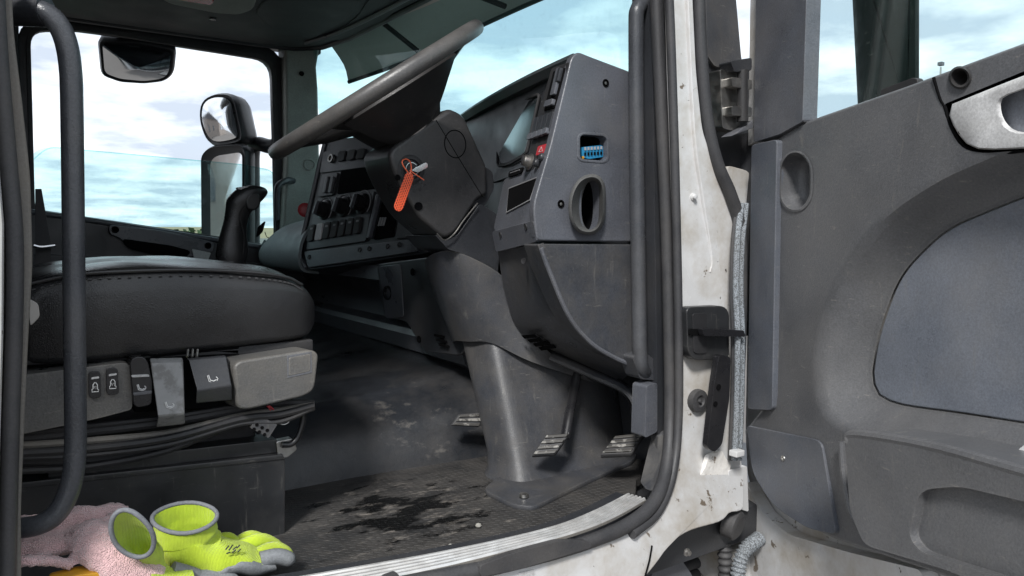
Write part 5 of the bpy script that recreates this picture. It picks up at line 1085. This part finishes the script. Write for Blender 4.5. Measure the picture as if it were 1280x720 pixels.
# glove standing on its palm with the cuff open upward; fingers towards the front of the cab
GY = 1.13
def gp(u, v, y=GY): return U(u, v, Y=y)
sx = V((1, 0, 0)).normalized()
s = [(gp(231, 646), V((.043, 0, -.002)), V((-.004, .030, .012))), (gp(232, 660), V((.042, 0, .001)), V((0, .030, .010))), (gp(236, 676), V((.041, 0, .006)), V((0, .032, .008))),
     (gp(248, 690), V((.034, 0, .022)), V((0, .036, .004))), (gp(268, 694), V((.012, 0, .027)), V((0, .042, 0))), (gp(292, 695), V((.003, 0, .022)), V((0, .046, 0))), (gp(315, 696), V((0, 0, .019)), V((0, .047, 0))), (gp(335, 698), V((-.002, 0, .014)), V((0, .042, 0)))]
g1 = glove('work_glove', tuple(gp(260, 705)), 'neon yellow knit work glove lying palm down, cuff gaping upward', s, .0032, [
    (gp(325, 700, 1.10), gp(350, 697, 1.095), gp(369, 702, 1.09), .013, True), (gp(322, 694, 1.125), gp(345, 687, 1.125), gp(366, 697, 1.12), .012, False),
    (gp(300, 684, 1.15), gp(330, 676, 1.15), gp(355, 690, 1.15), .012, False), (gp(295, 682, 1.17), gp(315, 672, 1.175), gp(335, 680, 1.175), .012, False),
    (gp(262, 680, 1.16), gp(285, 673, 1.165), gp(300, 684, 1.15), .010, False)], .42, seed=3)
# small printed mark on the back of the glove
for k, (u0, v0, u1, v1) in enumerate(((282, 687, 286, 682), (286, 688, 291, 681), (291, 687, 296, 683), (296, 685, 300, 681), (283, 692, 288, 690), (290, 691, 295, 687), (297, 690, 301, 686))):
    obj('printed_mark', tube([gp(u0, v0, 1.084), gp(u1, v1, 1.084)], .0011, 5), M['ink'], g1)
y2 = 1.035
s2 = [(gp(166, 668, y2), V((-.006, -.010, .036)), V((.024, -.008, -.006))), (gp(172, 674, y2+.014), V((-.007, -.009, .034)), V((.022, -.005, -.005))), (gp(184, 688, y2+.035), V((-.010, -.006, .027)), V((.018, .002, -.003))), (gp(198, 706, y2+.05), V((-.014, 0, .018)), V((.012, .014, 0))), (gp(214, 722, y2+.03), V((-.012, 0, .012)), V((.010, .028, 0))), (gp(240, 730, y2+.04), V((0, 0, .012)), V((.004, .032, 0)))]
g2 = glove('work_glove', tuple(gp(190, 715, y2)), 'neon yellow knit work glove slumped on the pink towel, cuff towards the handle', s2, .0032, [
    (gp(215, 712, 1.09), gp(235, 716, 1.09), gp(255, 722, 1.09), .011, True), (gp(240, 722, 1.09), gp(265, 720, 1.09), gp(300, 724, 1.085), .011, True)], .75, seed=9)

def towel_material():
    m = mat('pink_terry', (.72, .47, .475), .9, vary=.16, dust=.55, dcol=(.5, .34, .33), dscale=12, dlo=.4, sheen=.6)
    t = m.node_tree; L = t.links.new; b = t.nodes['Principled BSDF']; geo = nn(t, 'ShaderNodeNewGeometry')
    v = nn(t, 'ShaderNodeTexVoronoi'); L(geo.outputs['Position'], v.inputs['Vector']); v.inputs['Scale'].default_value = 520
    bp = nn(t, 'ShaderNodeBump'); bp.inputs['Strength'].default_value = .9; bp.inputs['Distance'].default_value = .003; L(v.outputs['Distance'], bp.inputs['Height']); bp.invert = True; L(bp.outputs[0], b.inputs['Normal'])
    return m
M['towel'] = towel_material()
def remeshed(bm, vox, smooth_it, fn):
    me = bpy.data.meshes.new('t'); bm.to_mesh(me); bm.free(); o = bpy.data.objects.new('t', me); C.objects.link(o)
    r = o.modifiers.new('r', 'REMESH'); r.mode = 'VOXEL'; r.voxel_size = vox
    sm = o.modifiers.new('s', 'SMOOTH'); sm.iterations = smooth_it; sm.factor = .5
    dg = bpy.context.evaluated_depsgraph_get(); dg.update(); me2 = bpy.data.meshes.new_from_object(o.evaluated_get(dg))
    bpy.data.objects.remove(o); bpy.data.meshes.remove(me)
    out = bmesh.new(); out.from_mesh(me2); bpy.data.meshes.remove(me2); out.normal_update()
    for v, d in [(v, fn(v)) for v in out.verts]: v.co += d
    return out
tb = None
def roll(pts, r, flat, bm): return tube(spl(pts, 6), r, 14, bm=bm, flat=flat, up=EZ)
tb = roll([gp(-30, 672, 1.17), gp(40, 662, 1.17), gp(80, 650, 1.18), gp(118, 647, 1.19), gp(152, 644, 1.20)], lambda t: .024-.006*t, .8, tb)
tb = roll([gp(-30, 700, 1.13), gp(30, 688, 1.14), gp(75, 676, 1.15), gp(120, 668, 1.165), gp(158, 662, 1.18)], lambda t: .034-.012*t, .55, tb)
tb = roll([gp(104, 668, 1.14), gp(116, 680, 1.115), gp(140, 702, 1.095), gp(185, 736, 1.08)], lambda t: .024+.010*t, .8, tb)
tb = roll([gp(128, 655, 1.17), gp(146, 674, 1.15), gp(166, 702, 1.13), gp(205, 740, 1.11)], lambda t: .022+.008*t, .7, tb)
tb = roll([gp(-20, 712, 1.085), gp(30, 702, 1.09), gp(66, 701, 1.10), gp(92, 708, 1.10)], .013, .6, tb)
def fuzz(v):
    p = v.co; k = noise.noise(p*11)*.010+noise.noise(p*40)*.002+noise.noise(p*120)*.0022+noise.noise(p*280)*.002
    return v.normal*k
tw = obj('towel', remeshed(tb, .004, 2, fuzz), M['towel'], None, smooth=80)
tag(tw, 'crumpled pink terry towel behind the lower end of the grab handle', 'towel')
yb = obj('amber_lens', slab([gp(u, v, 1.075) for u, v in rnd([(62, 728), (95, 719), (126, 716), (130, 745), (62, 745)], 5, 3)], V((0, .03, 0)), .006, 3), M['yellowthing'])
tag(yb, 'small amber yellow plastic piece poking out under the pink towel', 'plastic piece')
# crumbs on the floor
for u, v, r, lb in ((598, 657, .006, 'pale pebble lying on the dirty floor mat by the black stain'), (563, 682, .004, 'tiny grit crumb on the floor mat against the ribbed sill strip')):
    pb = disc(U(u, v, Z=.004), (0, 0, 1), [(r*.6, -.003), (r, 0), (r*.8, r*.5), (r*.2, r*.8)], 8)
    tag(obj('pebble', pb, M['linerlt'], None, smooth=0), lb, 'pebble')

# ============================================================ OUTSIDE
ZG = -1.25
def ground_material():
    m = mat('yard_paving', (.12, .112, .105), .85, dust=.5, dcol=(.2, .17, .15), dscale=.25, grain=0); return m
gb = bmesh.new(); bmesh.ops.create_grid(gb, x_segments=2, y_segments=2, size=4000)
for v in gb.verts: v.co.z = ZG
tag(obj('ground', gb, ground_material(), None, smooth=0), 'brown paved yard running to the horizon', 'ground', kind='structure')
M['wallA'] = mat('brick_wall', (.3, .26, .23), .85, dscale=.3); M['wallB'] = mat('pale_cladding', (.55, .55, .53), .7, dscale=.2); M['roof'] = mat('slate_roof', (.09, .09, .10), .8, dscale=.3)
M['leaf'] = mat('hedge_leaf', (.06, .09, .035), .8, vary=.4, dscale=.3); M['field'] = mat('dry_field', (.24, .19, .11), .9, dscale=.02)
def building(x, y, w_, d_, h_, m, label, nwin):
    t_ = thing('building', (x, y, ZG), label, 'building')
    obj('wall', box((x, y, ZG+h_/2), (w_/2, d_/2, h_/2), .02), M[m], t_)
    rr = [[V((x+sx*w_*.52, y-d_*.52, ZG+h_+.004)), V((x+sx*w_*.52, y+d_*.52, ZG+h_+.004)), V((x+sx*w_*.52, y, ZG+h_*1.35))] for sx in (-1, 1)]
    obj('roof', loft(rr), M['roof'], t_, smooth=0)
    for k in range(nwin):
        xx = x-w_*.42+(k+.5)*w_*.84/nwin
        for side in (-1, 1):
            wn = obj('window', box((xx, y+side*(d_/2+.02), ZG+h_*.55), (w_*.25/nwin, .04, h_*.16), .01), M['lens'], t_)
    for k in range(max(1, nwin//2)):
        yy = y-d_*.35+(k+.5)*d_*.7/max(1, nwin//2)
        for side in (-1, 1):
            obj('window', box((x+side*(w_/2+.02), yy, ZG+h_*.55), (.04, d_*.12/max(1, nwin//2), h_*.16), .01), M['lens'], t_)
building(-38, 12, 14, 10, 6, 'wallA', 'brick building standing across the yard behind the truck', 4)
building(-52, -12, 20, 14, 7, 'wallB', 'pale clad warehouse beyond the yard, its gable to the truck', 4)
building(132, 430, 60, 14, 3.2, 'wallB', 'long pale farm shed far beyond the passenger window', 6)
building(215, 460, 16, 10, 4.5, 'wallA', 'small brick farmhouse on the far horizon', 3)
# far field bank and hedges
fb = []
for k in range(25):
    x = -200+k*30; fb.append([V((x, 230, ZG)), V((x, 300, ZG+3.2+noise.noise(V((k*.4, 0, 0)))*1.2)), V((x, 420, ZG+4)), V((x, 600, ZG+2))])
tag(obj('field', surf(fb, .3, n=2), M['field'], None, smooth=60), 'dry brown field rising to the horizon', 'field', kind='structure')
def hedge(x0, x1, y, h_, nm='hedge', label=''):
    b_ = bmesh.new(); n = int((x1-x0)*9)
    for i in range(n):
        x = random.uniform(x0, x1); k = noise.noise(V((x*.09, y, 0)))*.45+1
        c_ = V((x, y+random.uniform(-1.6, 1.6), ZG+random.random()**.8*h_*k)); r = random.uniform(.35, .8)
        a = V((random.gauss(0, 1), random.gauss(0, 1), random.gauss(0, 1))).normalized(); bb = a.orthogonal().normalized(); cc_ = a.cross(bb)
        b_.faces.new([b_.verts.new(c_+bb*r*math.cos(q)+cc_*r*math.sin(q)) for q in (0, 1.6, 3.1, 4.7)])
    return obj(nm, b_, M['leaf'], None, smooth=0)
tag(hedge(-60, 40, 150, 2.2), 'low dark hedge at the far side of the yard', 'hedge', kind='stuff')
# yard floodlight on a pole, seen through the door window
lpx = U(1176, 84, X=48)
po_ = thing('floodlight_pole', (lpx.x, lpx.y, ZG), 'tall yard floodlight pole showing above the door sill', 'lamp post')
obj('pole', tube([V((lpx.x, lpx.y, ZG)), V((lpx.x, lpx.y, lpx.z))], lambda t: .08-.03*t, 10), M['steel'], po_)
obj('lamp_head', box((lpx.x, lpx.y, lpx.z+.2), (.17, .14, .11), .03), M['plas'], po_)
# parked green van beyond the passenger window
vp = U(46, 258, Y=9.0)
van = thing('parked_van', (vp.x-1.5, 9.9, ZG), 'green van parked beyond the passenger window', 'van')
body = [[V((vp.x-1.3+p[0]*2.0, y, ZG+p[1])) for p in rnd([(-1, .35), (1.35, .35), (1.38, .95), (1.05, 1.08), (.62, vp.z-ZG+.03), (-1, vp.z-ZG+.10)], .12, 4)] for y in (9.0, 9.05, 10.75, 10.8)]
obj('body', loft(body), mat('green_paint', (.04, .22, .12), .3, coat=.5), van, smooth=40)
for x in (-1.4, 1.0):
    for y in (9.05, 10.75):
        obj('wheel', disc(V((vp.x-.8+x, y-.1, ZG+.33)), (0, 1, 0), [(.2, 0), (.31, .0), (.33, .04), (.33, .17), (.2, .2)], 20), M['rubber'], van)
obj('side_window', slab([V((vp.x-1.3+a*2, 8.99, ZG+b)) for a, b in ((.2, 1.12), (.92, 1.10), (.58, vp.z-ZG-.06), (.2, vp.z-ZG-.02))], V((0, .02, 0)), 0), M['lens'], van)
